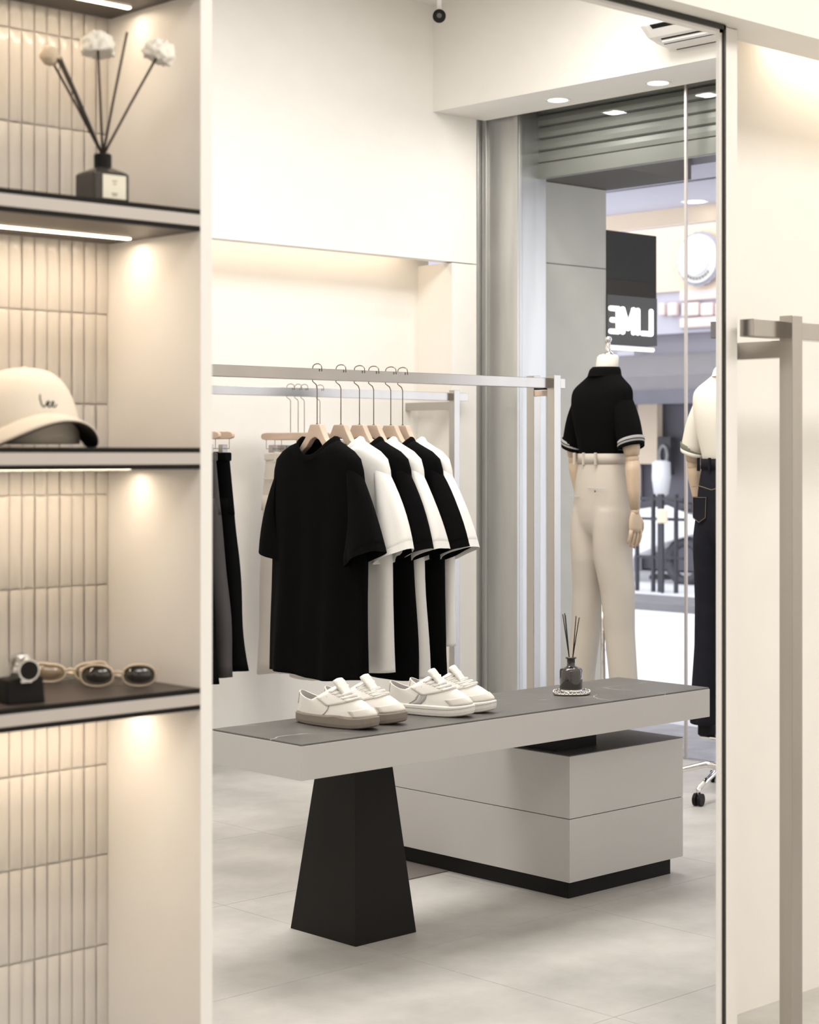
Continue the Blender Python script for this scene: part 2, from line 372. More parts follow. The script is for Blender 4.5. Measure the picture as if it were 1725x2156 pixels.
for k, (du, dv, fw, mt, top) in enumerate(tips):
    tip = base + rd(du, dv, 0, fw)
    b0 = base + Vector((0, 0, -.004)) + (tip-base)*.02
    rdo = MB().tube([b0, base.lerp(tip, .5), tip], .0023 if mt is not M['reed'] else .0026, 7).build('reed', mt, T, smooth=True)
    if top == 'rattan':
        MB().ball(tip + Vector((-.006, 0, .012)), .0165, 16, 12, bump=.25, seed=3).build('rattan_ball', M['flower2'], rdo, smooth=True)
    if top == 'flower':
        sgn = -1 if k == 3 else 1
        fm = MB()
        axis = (tip-base).normalized()
        q = Vector((0, 0, 1)).rotation_difference((axis + Vector((0, 0, .3))).normalized()).to_matrix()
        rr = .028
        n, m_ = 54, 14
        rings = []
        for a in range(m_+1):
            th = (a/m_)*2.05
            ring = []
            for i in range(n):
                ph = 2*PI*i/n
                ruf = 1 + .08*math.sin(ph*11 + a*.8)*(a/m_) + .30*noise.noise(Vector((math.cos(ph)*2.2, math.sin(ph)*2.2, a*.45+k*3)))
                pt = Vector((math.sin(th)*math.cos(ph), math.sin(th)*math.sin(ph), math.cos(th)*.95))*rr*ruf*(1 if k == 3 else .92)
                ring.append(tip + q @ (pt + Vector((0, 0, .002))))
            rings.append(ring)
        rings.append([tip + q @ Vector((math.cos(2*PI*i/n)*.006, math.sin(2*PI*i/n)*.006, -.001)) for i in range(n)])
        rings[0] = [r0*.999 + rings[0][0]*.001 for r0 in rings[0]]
        fm.loft(rings, True, True).build('flower_head', M['flower'], rdo, smooth=True)

# baseball cap on the middle shelf
T = thing('baseball_cap', 'cream canvas baseball cap with small dark script on middle shelf', 'cap', (1.695, 2.738, 1.430), math.radians(-96))
a_, b_, h_ = .097, .091, .128
rings = []
for k in range(15):
    th = (k/14)*PI/2
    z = .006 + h_*math.sin(th)**.92
    r = math.cos(th)**.72 if k < 14 else .02
    ring = []
    for i in range(48):
        ph = 2*PI*i/48
        seam = 1 - .012*max(0, math.cos(ph*6))**30 * (1 if k < 13 else 0)
        fr = 1 + .05*max(0, math.cos(ph))*math.sin(th)          # fuller front
        ring.append((a_*r*math.cos(ph)*seam*fr, b_*r*math.sin(ph)*seam, z))
    rings.append(ring)
crown = MB().loft(rings, False, True).build('crown', M['cap'], T, smooth=True, solid=.002)
MB().lathe([(.004, 0), (.006, .002), (.005, .004), (.001, .005)], (0, 0, .006+h_-.002), 12).build('top_button', M['cap'], T, smooth=True)
def brim(zoff):
    rows = []
    for k in range(9):
        s = k/8; row = []
        for i in range(29):
            ph = math.radians(-72 + 144*i/28)
            ix, iy = a_*math.cos(ph)*.995, b_*math.sin(ph)*.995
            ext = .074*max(0, math.cos(ph*1.22))**.55
            x = ix + s*ext*1.0; y = iy*(1 + s*.16)
            z = .056 - .046*abs(y/(b_*1.06))**2.0 - .004*s - .008*s*s + zoff
            row.append((x, y, max(z, .0015+zoff*0)))
        rows.append(row)
    return rows
MB().loft(brim(0), False, False, closed=False).build('brim', M['cap'], T, smooth=True, solid=.0028)
MB().loft(brim(-.0030), False, False, closed=False).build('brim_underside', M['cap_dk'], T, smooth=True, solid=.0014)
# small embroidered script
def on_crown(y, z):
    th = math.asin(min(1, max(0, ((z-.006)/h_))**(1/.92))); r = math.cos(th)**.72
    fr = 1+.05*math.sin(th)
    c = math.sqrt(max(0, 1-(y/(b_*r))**2)); return (a_*r*c*fr+.0012, y, z)
def script(strokes, y0, z0, sc):
    mb = MB()
    for st in strokes: mb.tube([on_crown(y0+p_[0]*sc, z0+p_[1]*sc) for p_ in st], .0011, 6)
    return mb
Lw = [[(.1, 1.5), (.0, 1.0), (.1, .3), (.25, .05), (.6, .3), (.75, .6)], [(.75, .35), (1.05, .5), (1.0, .75), (.8, .7), (.75, .35), (.9, .08), (1.2, .15), (1.35, .4)], [(1.35, .35), (1.65, .5), (1.6, .75), (1.4, .7), (1.35, .35), (1.5, .08), (1.8, .15), (2.0, .4)]]
script([[(-p_[0]*0+p_[0], p_[1]) for p_ in s_] for s_ in Lw], -.014, .066, .0145).build('embroidered_script', M['black'], T, smooth=True)
MB().tube([on_crown(y, .006+.036-abs(y)*.22) for y in [-.06+.12*i/12 for i in range(13)]], .0012, 6).build('brim_seam', M['cap'], T, smooth=True)

# sunglasses
def sunglasses(name, label, loc, rz, frame, lens, w=.056, h=.036, cat=False, grp=None):
    T = thing(name, label, 'sunglasses', loc, rz, grp)
    for s in (-1, 1):
        cx = s*.0365
        pts = []
        for i in range(24):
            t = 2*PI*i/24
            x = math.cos(t); z = math.sin(t)
            x = math.copysign(abs(x)**.85, x)*w/2; z = math.copysign(abs(z)**.85, z)*h/2
            if cat and z > 0: z += max(0, s*x)*.25
            pts.append((cx+x, abs(cx+x)*.06, .021+z))
        f = MB(); rings = []
        for i in range(24):
            p0 = Vector(pts[i]); c = Vector((cx, 0, .021)); d = (p0-c).normalized()
            rings.append([p0 + d*.0030, p0 + Vector((0, -.0022, 0)), p0 - d*.0014, p0 + Vector((0, .0022, 0))])
        rings.append(rings[0]); f.loft(rings, False, False).build('rim', frame, T, smooth=True)
        lm = MB(); n = len(pts)
        lm.add([(cx, -.003+abs(cx)*.06, .021)] + pts, [(0, i+1, (i+1) % n+1) for i in range(n)])
        lm.build('lens', lens, T, smooth=True, solid=.0015)
        x0 = s*.066
        tp = MB().tube([(x0, .004, .030), (x0*1.02, .012, .030), (x0*.5, .020, .026), (-x0*.25, .024, .014), (-x0*.55, .026, .006)] if s > 0 else
                       [(x0, .004, .030), (x0*1.02, .010, .030), (x0*.6, .015, .028), (-x0*.1, .018, .016), (-x0*.5, .020, .006)], .0026, 7)
        tp.build('temple', frame, T, smooth=True)
    MB().tube([(-.011, .001, .025), (0, -.001, .028), (.011, .001, .025)], .0022, 7).build('bridge', frame, T, smooth=True)
    return T
sunglasses('sunglasses', 'round dark-lensed sunglasses with clear frame at front of bottom shelf', (1.862, 2.705, 1.012), math.radians(-40), M['acetate'], M['lens'])
sunglasses('sunglasses', 'cream-framed sunglasses with brown lenses lying behind the dark pair', (1.826, 2.80, 1.012), math.radians(-30), M['acetate2'], M['lens_br'], cat=True, h=.03)
# wristwatch on its black stand
T = thing('wristwatch_stand', 'black block holding a silver wristwatch at left end of bottom shelf', 'watch stand', (1.635, 2.655, 1.012), math.radians(-10))
MB().hexa([(-.03, -.022, 0), (.036, -.022, 0), (.036, .03, 0), (-.03, .03, 0)], [(-.03, -.018, .04), (.033, -.018, .044), (.033, .028, .044), (-.03, .028, .04)]).build('stand_block', M['black'], T, bevel=.003)
wt = MB()
for k in range(18):
    t = 2*PI*k/18; c = Vector((.004+.0*k, .006+.027*math.cos(t), .052+.024*math.sin(t)))
    wt.box(c.x-.010, c.x+.010, c.y-.0042, c.y+.0042, c.z-.0035, c.z+.0035)
wt.build('bracelet', M['chrome'], T, bevel=.001)
hd = MB(); hd.prism([(.004+.019*math.cos(t), .055+.019*math.sin(t)) for t in (2*PI*k/24 for k in range(24))], 'y', -.030, -.022)
hd.build('watch_case', M['chrome'], T, bevel=.0015)
MB().prism([(.004+.0155*math.cos(t), .055+.0155*math.sin(t)) for t in (2*PI*k/24 for k in range(24))], 'y', -.0312, -.0300).build('dial', M['black'], T)

# ------------------------------------------------------------------ display table
T = thing('display_table', 'long low grey display table with marble top on a tapered black pedestal', 'table', (4.115, 4.03, 0))
def tb(o): return off(o, 4.115, 4.03)
X0, X1, Y0, Y1 = 3.223, 5.005, 3.824, 4.222
mb = MB().box(X0, X1, Y0, Y1, .541, .634); tb(mb.build('tabletop', M['grey_lam'], T, bevel=.001))
tb(MB().box(X0+.002, X1-.002, Y0+.002, Y1-.002, .634, .639).build('stone_surface', M['stone'], T, bevel=.0008))
tb(MB().hexa([(3.571, 3.995, 0), (3.813, 3.995, 0), (3.813, 4.288, 0), (3.571, 4.288, 0)],
             [(3.622, 4.054, .541), (3.762, 4.054, .541), (3.762, 4.216, .541), (3.622, 4.216, .541)]).build('pedestal', M['black'], T, bevel=.0015))
tb(MB().box(4.455, 4.655, 4.02, 4.20, .4615, .541).build('support_block', M['black'], T, bevel=.001))
T = thing('drawer_cabinet', 'low grey two-drawer cabinet on black plinth under table end', 'cabinet', (4.71, 4.45, 0))
def tb(o): return off(o, 4.71, 4.45)
tb(MB().box(4.425, 5.0, 3.933, 4.95, .0585, .2590).build('drawer', M['grey_lam'], T, bevel=.001))
tb(MB().box(4.425, 5.0, 3.933, 4.95, .2612, .4590).build('drawer', M['grey_lam'], T, bevel=.001))
tb(MB().box(4.43, 4.995, 3.938, 4.945, .2585, .2615).build('shadow_gap', M['black'], T))
tb(MB().box(4.4255, 4.9995, 3.9335, 4.9495, .459, .4615).build('top_panel', M['dark_top'], T))
tb(MB().box(4.452, 4.968, 3.962, 4.92, 0, .0585).build('plinth', M['black'], T))
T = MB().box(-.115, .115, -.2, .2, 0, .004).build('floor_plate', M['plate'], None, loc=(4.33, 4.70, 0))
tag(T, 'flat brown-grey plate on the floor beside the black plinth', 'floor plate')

# tray and smoked diffuser
c = onZ(1204, 1461, .639)
T = thing('silver_tray', 'small hammered silver tray under the smoked glass diffuser on table', 'tray', (c.x, c.y, .639))
rg = []
for r, z in ((.86, 0), (.98, .002), (1.0, .006), (.97, .0085), (.90, .0065), (.05, .0060)):
    rg.append([(r*.068*math.cos(t)*(1+.05*math.cos(4*t)), r*.060*math.sin(t)*(1+.05*math.cos(4*t)), z) for t in (2*PI*k/36 for k in range(36))])
MB().loft(rg).build('tray_dish', M['tray'], T, smooth=True)
bd = MB()
for k in range(30):
    t = 2*PI*k/30; bd.ball((.0665*math.cos(t)*(1+.05*math.cos(4*t)), .0585*math.sin(t)*(1+.05*math.cos(4*t)), .0085), .0030, 6, 4)
bd.build('rope_rim', M['tray'], T, smooth=True)
T = thing('reed_diffuser', 'round smoked glass diffuser with plain dark reeds on the table', 'diffuser', (c.x-.002, c.y+.001, .6462))
MB().lathe([(.030, 0), (.036, .002), (.0375, .008), (.0375, .068), (.036, .074), (.029, .079), (.0145, .083), (.0135, .087), (.0135, .107), (.0180, .1085), (.0185, .111), (.0180, .113), (.0110, .1135)], n=28).build('bottle', M['glass_dk'], T, smooth=True)
MB().lathe([(.0378, 0), (.0388, .002), (.0388, .005), (.0378, .007)], (0, 0, .002), 28, False, False).build('base_ring', M['chrome'], T, smooth=True)
for du, dv in ((-18, -78), (-14, -80), (-11.5, -76), (11, -74), (17, -72)):
    a = Vector((0, 0, .1125)); tip = a + RGT*(du/653*1.0) + Vector((0, 0, -dv*1.17/653)) + Vector((CA, SA, 0))*random.uniform(-.012, .012)
    b0 = a + RGT*(math.copysign(.006, du)) ; MB().tube([b0 - (tip-b0)*.02, tip], .0018, 6).build('reed', M['reed'], T, smooth=True)

# ------------------------------------------------------------------ sneakers
def sneaker(T, mirror, sole_m, style):
    sy = -1 if mirror else 1
    N_ = 40
    def outline(t, grow=0):                       # t angle, 0 = toe
        x = math.cos(t); y = math.sin(t)
        L = .146+grow
        px = x*L
        if px > 0: wd = .050 - .004*(px/L)
        else: wd = .036 + .014*(1+px/L)
        sk = .008*math.sin(PI*(px/L+1)/2)
        py = math.copysign(abs(y)**.80, y)*(wd+grow) + sk*.6 - .002*x
        px = math.copysign(abs(x)**.92, x)*L
        return px, py*sy
    def lift(px): return .012*max(0, (px-.06)/.09)**2 + .003*max(0, (-px-.10)/.05)
    rg = []
    for g, z in ((-.006, 0), (.001, .003), (.003, .012), (.003, .030), (.0, .033)):
        ring = []
        for i in range(N_):
            t = 2*PI*i/N_; px, py = outline(t, g)
            zz = z + lift(px)*(1 if z < .02 else .9)
            if z >= .03: zz += .004*(1-abs(px)/.15) - .003 + (.004 if (style == 0 and -.0 < px < .05) else 0)
            ring.append((px, py, zz))
        rg.append(ring)
    MB().loft(rg).build('sole', sole_m, T, smooth=False, bevel=.0012)
    if style: MB().loft([[(outline(2*PI*i/N_, .0036)[0], outline(2*PI*i/N_, .0036)[1], z + lift(outline(2*PI*i/N_)[0])) for i in range(N_)] for z in (.022, .0235)], False, False).build('sole_line', M['stripe'], T, smooth=True, solid=.0006)
    def collar(t):
        x = math.cos(t); y = math.sin(t)
        cx = -.068; a = .064; wd = .030
        z = .084 + .010*max(0, -x)**2 + .030*max(0, x) - .010*abs(y)**2
        return cx + x*a, y*wd*sy, z
    def up(t, k):                                # k 0 sole .. 1 collar
        bx, by = outline(t, -.003); cx, cy, cz = collar(t)
        fwd = max(0, math.cos(t))
        a = k**(1.15 + 1.35*fwd)                 # hold outline low then pull in
        zb = .030 + lift(bx)*.9
        bz = k**(.85 - .18*fwd)
        x = bx + (cx-bx)*(k**(1.0+.35*fwd) if fwd > 0 else a); y = by + (cy-by)*a**(1.0)
        z = zb + (cz-zb)*bz
        if fwd > 0: z = zb + (cz-zb)*(k**(.80))
        return x, y, z
    K = [0, .06, .14, .25, .38, .52, .66, .80, .92, 1.0]
    rg = [[up(2*PI*i/N_, k) for i in range(N_)] for k in K]
    rg.append([(x*.99-.0006, y*.86, z-.001) for x, y, z in rg[-1]])
    MB().loft(rg, True, False).build('upper', M['leather'], T, smooth=True)
    top = rg[-1]
    lr = [[(x, y, z+.0005) for x, y, z in top]]
    for d, s in ((.012, .92), (.030, .85), (.045, .8)): lr.append([(-.068+(x+.068)*s, y*s, z-d) for x, y, z in top])
    MB().loft(lr, False, True).build('lining', M['lining'], T, smooth=True)
    # tongue
    tg = []
    x8, _, z8 = up(0, .80)
    for q in [i/8 for i in range(9)]:
        x = x8 + .012 - .040*q; zc = z8 - .008 + .044*q; wd = (.024 + .006*q)*(.85 if q == 1 else 1)
        tg.append([(x, -wd, zc-.006), (x+.004, -wd*.5, zc), (x+.005, 0, zc+.001), (x+.004, wd*.5, zc), (x, wd, zc-.006),
                   (x-.004, wd*.5, zc-.005), (x-.005, 0, zc-.005), (x-.004, -wd*.5, zc-.005)])
    MB().loft(tg).build('tongue', M['leather'], T, smooth=True)
    # laces lying across the vamp
    for r_ in range(5):
        kk = .52 + .095*r_
        lc = MB()
        for q in (-1, 1):
            pts = []
            for i in range(9):
                t = (-.80 + .2*i) ; x, y, z = up(t*(1-.12*(4-r_)/4), min(.97, kk + q*.022*(t/.8)))
                pts.append((x+.002, y, z+.0035+.0012*q))
            lc.tube(pts, .0034, 6)
        lc.build('lace', M['lace'], T, smooth=True)
    bw = MB()
    for q in (-1, 1):
        x9, _, z9 = up(0, .93); bw.tube([(x9, 0, z9+.008), (x9+.002, .010*q, z9+.014), (x9+.016, .022*q, z9+.006), (x9+.020, .014*q, z9-.001), (x9+.004, .002*q, z9+.007)], .0022, 6)
    bw.build('lace', M['lace'], T, smooth=True)
    # eyestay panels and toe overlay on both sides, following the upper
    def patch(t0, t1, k0, k1, name, m, n=10, o=.0014, skew=0):
        rows = []
        for i in range(n+1):
            row = []
            for j in range(7):
                k = k0+(k1-k0)*j/6; t = t0+(t1-t0)*i/n + skew*(j/6)
                x, y, z = up(t, k); d = Vector((x*.25, y, .4*abs(y)+.004)).normalized()*o
                row.append((x+d.x, y+d.y, z+d.z))
            rows.append(row)
        return MB().loft(rows, False, False, closed=False).build(name, m, T, smooth=True, solid=.0012)
    for sgn in (1, -1):
        patch(sgn*.35, sgn*1.35, .50, .95, 'eyestay', M['leather'], o=.0022)
        if style: patch(sgn*1.62, sgn*1.80, .03, .60, 'side_stripe', M['stripe'], 3, .0016, -.50*sgn); patch(sgn*1.86, sgn*1.90, .03, .60, 'side_stripe', M['stripe'], 3, .0016, -.50*sgn)
        else:
            patch(sgn*1.68, sgn*1.705, .03, .60, 'side_seam', M['stripe'], 2, .0012, -.50*sgn)
    patch(-.95, .95, .02, .22, 'toe_overlay', M['suede'], 14, .0014)
    patch(PI-.42, PI+.42, .35, .97, 'heel_tab', M['suede'], 8, .0016)
    for sgn in (1, -1):
        ey = MB()
        for i in range(4):
            x, y, z = up(sgn*(.55+.24*i), .82); ey.ball((x, y*1.03, z+.002), .0018, 6, 4)
        ey.build('eyelets', M['wire'], T, smooth=True)
def shoe_pair(lab1, lab2, u, v, ang, sole_m, style, dx, grp):
    c = onZ(u, v, .639)
    ca, sa = math.cos(ang), math.sin(ang)
    cx, cy = c.x + ca*.146 - 0, c.y + sa*.146
    T = thing('sneaker', lab1, 'sneaker', (cx+.03, cy, .639), ang, None); sneaker(T, False, sole_m, style)
    T2 = thing('sneaker', lab2, 'sneaker', (cx+.03+dx[0], cy+dx[1], .639), ang+dx[2], None); sneaker(T2, True, sole_m, style)
shoe_pair('white leather sneaker with thick taupe sole, nearest on the table left end', 'white sneaker with taupe sole, partly behind its nearer mate', 610, 1521, math.radians(-80), M['gum'], 0, (.118, .018, .06), 'taupe')
shoe_pair('all-white sneaker with grey side stripes, nearer of the right pair', 'all-white sneaker with pale sole, farther one of the right pair', 800, 1499, math.radians(-72), M['rubber'], 1, (.105, .018, .06), 'white')

# ------------------------------------------------------------------ clothes rails
def rail_frame(name, label, y, x0, x1, zt, posts, rearposts=(), arm=None, wall=None, postmat=None):
    T = thing(name, label, 'clothes rail', (posts[0], y, 0))
    ox, oy = posts[0], y
    def A(nm, m, a): MB().box(a[0]-ox, a[1]-ox, a[2]-oy, a[3]-oy, a[4], a[5]).build(nm, m, T, bevel=.0015)
    A('rail', M['steel'], (x0, x1, y, y+.04, zt-.04, zt))
    for px in posts: A('post', postmat or M['steel'], (px, px+.04, y-.025, y+.012, 0, zt+.012))
    for px, py in rearposts:
        A('post', postmat or M['steel'], (px, px+.04, py, py+.04, 0, zt+.012)); A('clamp', M['black'], (px+.012, px+.03, y+.038, py+.002, zt-.045, zt+.003))
        A('connector', M['wood'], (px+.005, px+.035, y+.008, py+.002, zt-.07, zt-.048))
    if arm:
        for px in posts: A('wall_arm', M['steel'], (px, px+.04, y+.010, wall, zt-.085, zt-.045))
    return T
ZR = 1.724
rail_frame('clothes_rail', 'square steel clothes rail carrying the T-shirts, behind the table', 5.0, 3.30, 5.60, ZR-.003, (5.505,), ((5.505, 5.085),))
rail_frame('clothes_rail', 'steel wall-mounted rail carrying trousers, farther back behind the T-shirts', 6.60, 4.3, 6.66, ZR, (6.535,), arm=True, wall=6.93)
rail_frame('clothes_rail', 'empty steel wall rail standing right of the mirror', 2.54, 3.488, 5.6, ZR+.004, (3.603,), arm=True, wall=2.70)
T = MB().box(-.017, .017, 0, .04, 0, .04).build('rail_reflection', M['steel_dk'], None, bevel=.0015, loc=(3.503, 2.622, ZR-.036))  # solid dark stub imitating the right-hand rail's reflection in the mirror
tag(T, 'dark square stub standing for the reflected rail end at the mirror right edge', 'rail end')

# ------------------------------------------------------------------ hangers and T-shirts
def hanger(label, x, y, rz, first=[None]):
    if first[0] is None:
        T = thing('coat_hanger', label, 'hanger', (x, y, 1.46), rz, 'wooden hangers for the T-shirts')
        poly = [(-.030, .064), (.030, .064), (.037, .058), (.060, .022), (.105, -.012), (.185, -.052), (.190, -.064), (.180, -.066), (.100, -.038), (.055, -.010), (.030, .014), (0, .022), (-.030, .014), (-.055, -.010), (-.100, -.038), (-.180, -.066), (-.190, -.064), (-.185, -.052), (-.105, -.012), (-.060, .022), (-.037, .058)]
        # curved arms: strips
        n = len(poly); mb = MB()
        half = 10
        xs = [(-.19+.38*i/24) for i in range(25)]
        def topz(x):
            a = abs(x)
            pts = [(0, .064), (.030, .064), (.045, .040), (.065, .014), (.105, -.022), (.19, -.064)]
            for (xa, za), (xb, zb) in zip(pts, pts[1:]):
                if a <= xb: return za+(zb-za)*(a-xa)/(xb-xa)
            return -.056
        def botz(x):
            a = abs(x)
            pts = [(0, .018), (.025, .012), (.055, -.016), (.105, -.046), (.19, -.078)]
            for (xa, za), (xb, zb) in zip(pts, pts[1:]):
                if a <= xb: return za+(zb-za)*(a-xa)/(xb-xa)
            return -.070
        xs = sorted(set([-.19, -.15, -.105, -.085, -.065, -.055, -.045, -.037, -.030, -.015, 0, .015, .030, .037, .045, .055, .065, .085, .105, .15, .19]))
        rg = []
        for x_ in xs:
            th = .012
            yb = 0
            rg.append([(x_, yb-th, botz(x_)), (x_, yb+th, botz(x_)), (x_, yb+th, topz(x_)), (x_, yb-th, topz(x_))])
        rg = [[(p_[0]*.86, p_[1], p_[2]) for p_ in g_] for g_ in rg]; mb.loft(rg).build('hanger_body', M['wood'], T, bevel=.003)
        # wire hook: straight stem, kink under the rail, loop over it (rail is 40 mm square along local y)
        zt = ZR-.003-1.46
        pts = [(0, 0, .060), (0, 0, zt-.068), (-.006, 0, zt-.056), (-.026, 0, zt-.044), (-.027, 0, zt-.012)]
        for k in range(7):
            t = PI*k/6; pts.append((-.0*k - .025*math.cos(t), 0, zt+.006+.012*math.sin(t)))
        pts.append((.0265, 0, zt-.010))
        MB().tube(pts, .0018, 7).build('hook', M['wire'], T, smooth=True)
        MB().lathe([(.005, 0), (.004, .004)], (0, 0, .063), 10).build('ferrule', M['wire'], T)
        first[0] = T; return T
    c = copy_tree(first[0]); c.location = (x, y, 1.46); c.rotation_euler = (0, 0, rz); tag(c, label); return c

def tee_mesh(seed, splay=0, wide=1.0, length=.80):
    rnd = random.Random(seed); ph = [rnd.uniform(0, 6.28) for _ in range(8)]
    nA = 72
    def hw(z):                                    # half width
        pts = [(-length, .262), (-.55, .252), (-.30, .248), (-.17, .246), (-.10, .238), (-.062, .224), (-.035, .188), (-.012, .134), (.004, .102)]
        for (za, wa), (zb, wb) in zip(pts, pts[1:]):
            if z <= zb+1e-9: return (wa+(wb-wa)*(z-za)/(zb-za))*wide
        return .102*wide
    def ht(z):
        pts = [(-length, .050), (-.55, .046), (-.30, .050), (-.10, .046), (-.035, .046), (.004, .050)]
        for (za, wa), (zb, wb) in zip(pts, pts[1:]):
            if z <= zb+1e-9: return wa+(wb-wa)*(z-za)/(zb-za)
        return .050
    zs = [-length+.0, -length+.012, -length+.03] + [-length+.03+(length-.20)*i/12 for i in range(1, 13)] + [-.13, -.10, -.08, -.062, -.048, -.035, -.024, -.012, -.003, .004]
    rg = []
    for z in zs:
        w_, t_ = hw(z), ht(z); dn = min(1, max(0, (-z-.08)/.7)); ring = []
        for i in range(nA):
            a = 2*PI*i/nA; cx, sy = math.cos(a), math.sin(a)
            x = math.copysign(abs(cx)**.8, cx)*w_
            y = math.copysign(abs(sy)**.75, sy)*t_
            f = dn*(.012*math.sin(x*24+ph[0]+z*1.2)+.008*math.sin(x*47+ph[1]-z*2)+.010*math.sin(x*9+ph[2]))*(1 if sy < 0 else .7)
            y += f + (.012*math.sin(z*5+ph[3]))*dn
            x += dn*.006*math.sin(z*9+ph[4])
            zz = z + (dn**8)*.007*math.sin(x*14+ph[5])
            if z > -.22 and abs(x) < .125:                        # front neck dip, shallow back dip
                dp = (z+.22)/.224*(1-(x/.125)**2)
                zz -= dp*(.066*(-sy)**.7 if sy < 0 else .012*sy)
            ring.append((x, y, zz))
        rg.append(ring)
    return rg
def tee(label, x, y, rz, m, seed, grp, length=.80, wide=1.0, sleeve=0, dz=0):
    T = thing('t_shirt', label, 't-shirt', (x, y, 1.462+dz), rz, grp)
    rg = tee_mesh(seed, length=length, wide=wide)
    MB().loft(rg, False, False).build('body', m, T, smooth=True, solid=.0016)
    # ribbed collar
    top = rg[-1]; lo = rg[-3]
    mb = MB()
    r2 = []
    for s, dzz in ((1.03, -.004), (1.0, .004), (.95, .012), (.90, .016), (.86, .012), (.86, .0)):
        r2.append([(p_[0]*s, p_[1]*s, p_[2]+dzz) for p_ in top])
    mb.loft(r2, False, False).build('collar', m, T, smooth=True)
    rnd = random.Random(seed+5)
    for s in (-1, 1):
        f1, f2 = rnd.uniform(0, 6), rnd.uniform(0, 6)
        rings = []
        n = 32
        A0 = Vector((.205*wide, 0, -.166)); 
        if s > 0: B0 = Vector((.282+.012*sleeve, -.022, -.402)); 
        else: B0 = Vector((.232, -.008, -.415))
        for k in range(10):
            q = k/9; c = A0.lerp(B0, q)
            # section axes: e1 along armhole (mostly vertical -> rotates), e2 across = y
            ang = math.radians(98 - (76 if s > 0 else 84)*q**1.15)
            e1 = Vector((math.cos(ang), 0, math.sin(ang)))
            r1 = .119 - (.040 if s > 0 else .050)*q; r2_ = (.034 + .026*q) if s > 0 else (.034+.020*q)
            ring = []
            for i in range(n):
                a = 2*PI*i/n; cx, sy = math.cos(a), math.sin(a)
                off_ = .006*q*math.sin(3*a+f1+q*2) + .004*q*math.sin(5*a+f2)
                p_ = c + e1*(math.copysign(abs(cx)**.9, cx)*(r1+off_)) + Vector((0, 1, 0))*(math.copysign(abs(sy)**.85, sy)*(r2_+off_))
                ring.append((p_.x*s, p_.y, p_.z))
            rings.append(ring)
        MB().loft(rings, False, False).build('sleeve', m, T, smooth=True, solid=.0016)
        hem = [[( (p_[0]-rings[-1][0][0]*0), p_[1], p_[2]) for p_ in rings[-1]]]
        sm = [tuple(Vector(rings[-2][i]).lerp(Vector(rings[-1][i]), .35)*1.0) for i in range(n)]
        MB().loft([[(Vector(p_) + (Vector(p_)-Vector(( (A0.lerp(B0, .93)).x*s, -.02, (A0.lerp(B0, .93)).z))).normalized()*.0012) for p_ in sm],
                   [(Vector(p_) + (Vector(p_)-Vector((B0.x*s, -.02, B0.z))).normalized()*.0012) for p_ in rings[-1]]], False, False).build('sleeve_hem', m, T, smooth=True)
    # hem band
    return T
HX = [668, 718, 757, 787, 823, 848]
names = ['front black T-shirt facing out, first on the rail', 'white T-shirt directly behind the front black one', 'black T-shirt third along the rail, between the first two white ones',
         'white T-shirt fourth along the rail, between two black ones', 'black T-shirt fifth along the rail, just before the last white one', 'white T-shirt last on the rail, nearest the steel column']
hl = ['pale wooden hanger holding the front black T-shirt', 'wooden hanger directly behind the front one, in a white T-shirt', 'third wooden hanger from the front, in a black T-shirt', 'fourth wooden hanger from the front, in a white T-shirt', 'fifth wooden hanger from the front, in a black T-shirt', 'last wooden hanger, nearest the column, in a white T-shirt']
rots = [-2, 2, 5, 3, 6, 2]
tm = ['blk_cloth', 'wht_cloth2', 'blk_cloth', 'wht_cloth2', 'blk_cloth', 'wht_cloth2']
lens_ = [.828, .805, .838, .835, .845, .740]
for k in range(6):
    hx = onY(HX[k], 900, 5.02)
    rz = math.radians(-90 + rots[k])
    # hook loop is modelled along local x, rail runs along world X, so the hook itself is turned in the copy below
    h = hanger(hl[k], hx.x, 5.02, rz)
    tee(names[k], hx.x+.004, 5.02, rz, M[tm[k]], 11+k, None, length=lens_[k], sleeve=(0, .6, .4, .5, .9, 1.2)[k])

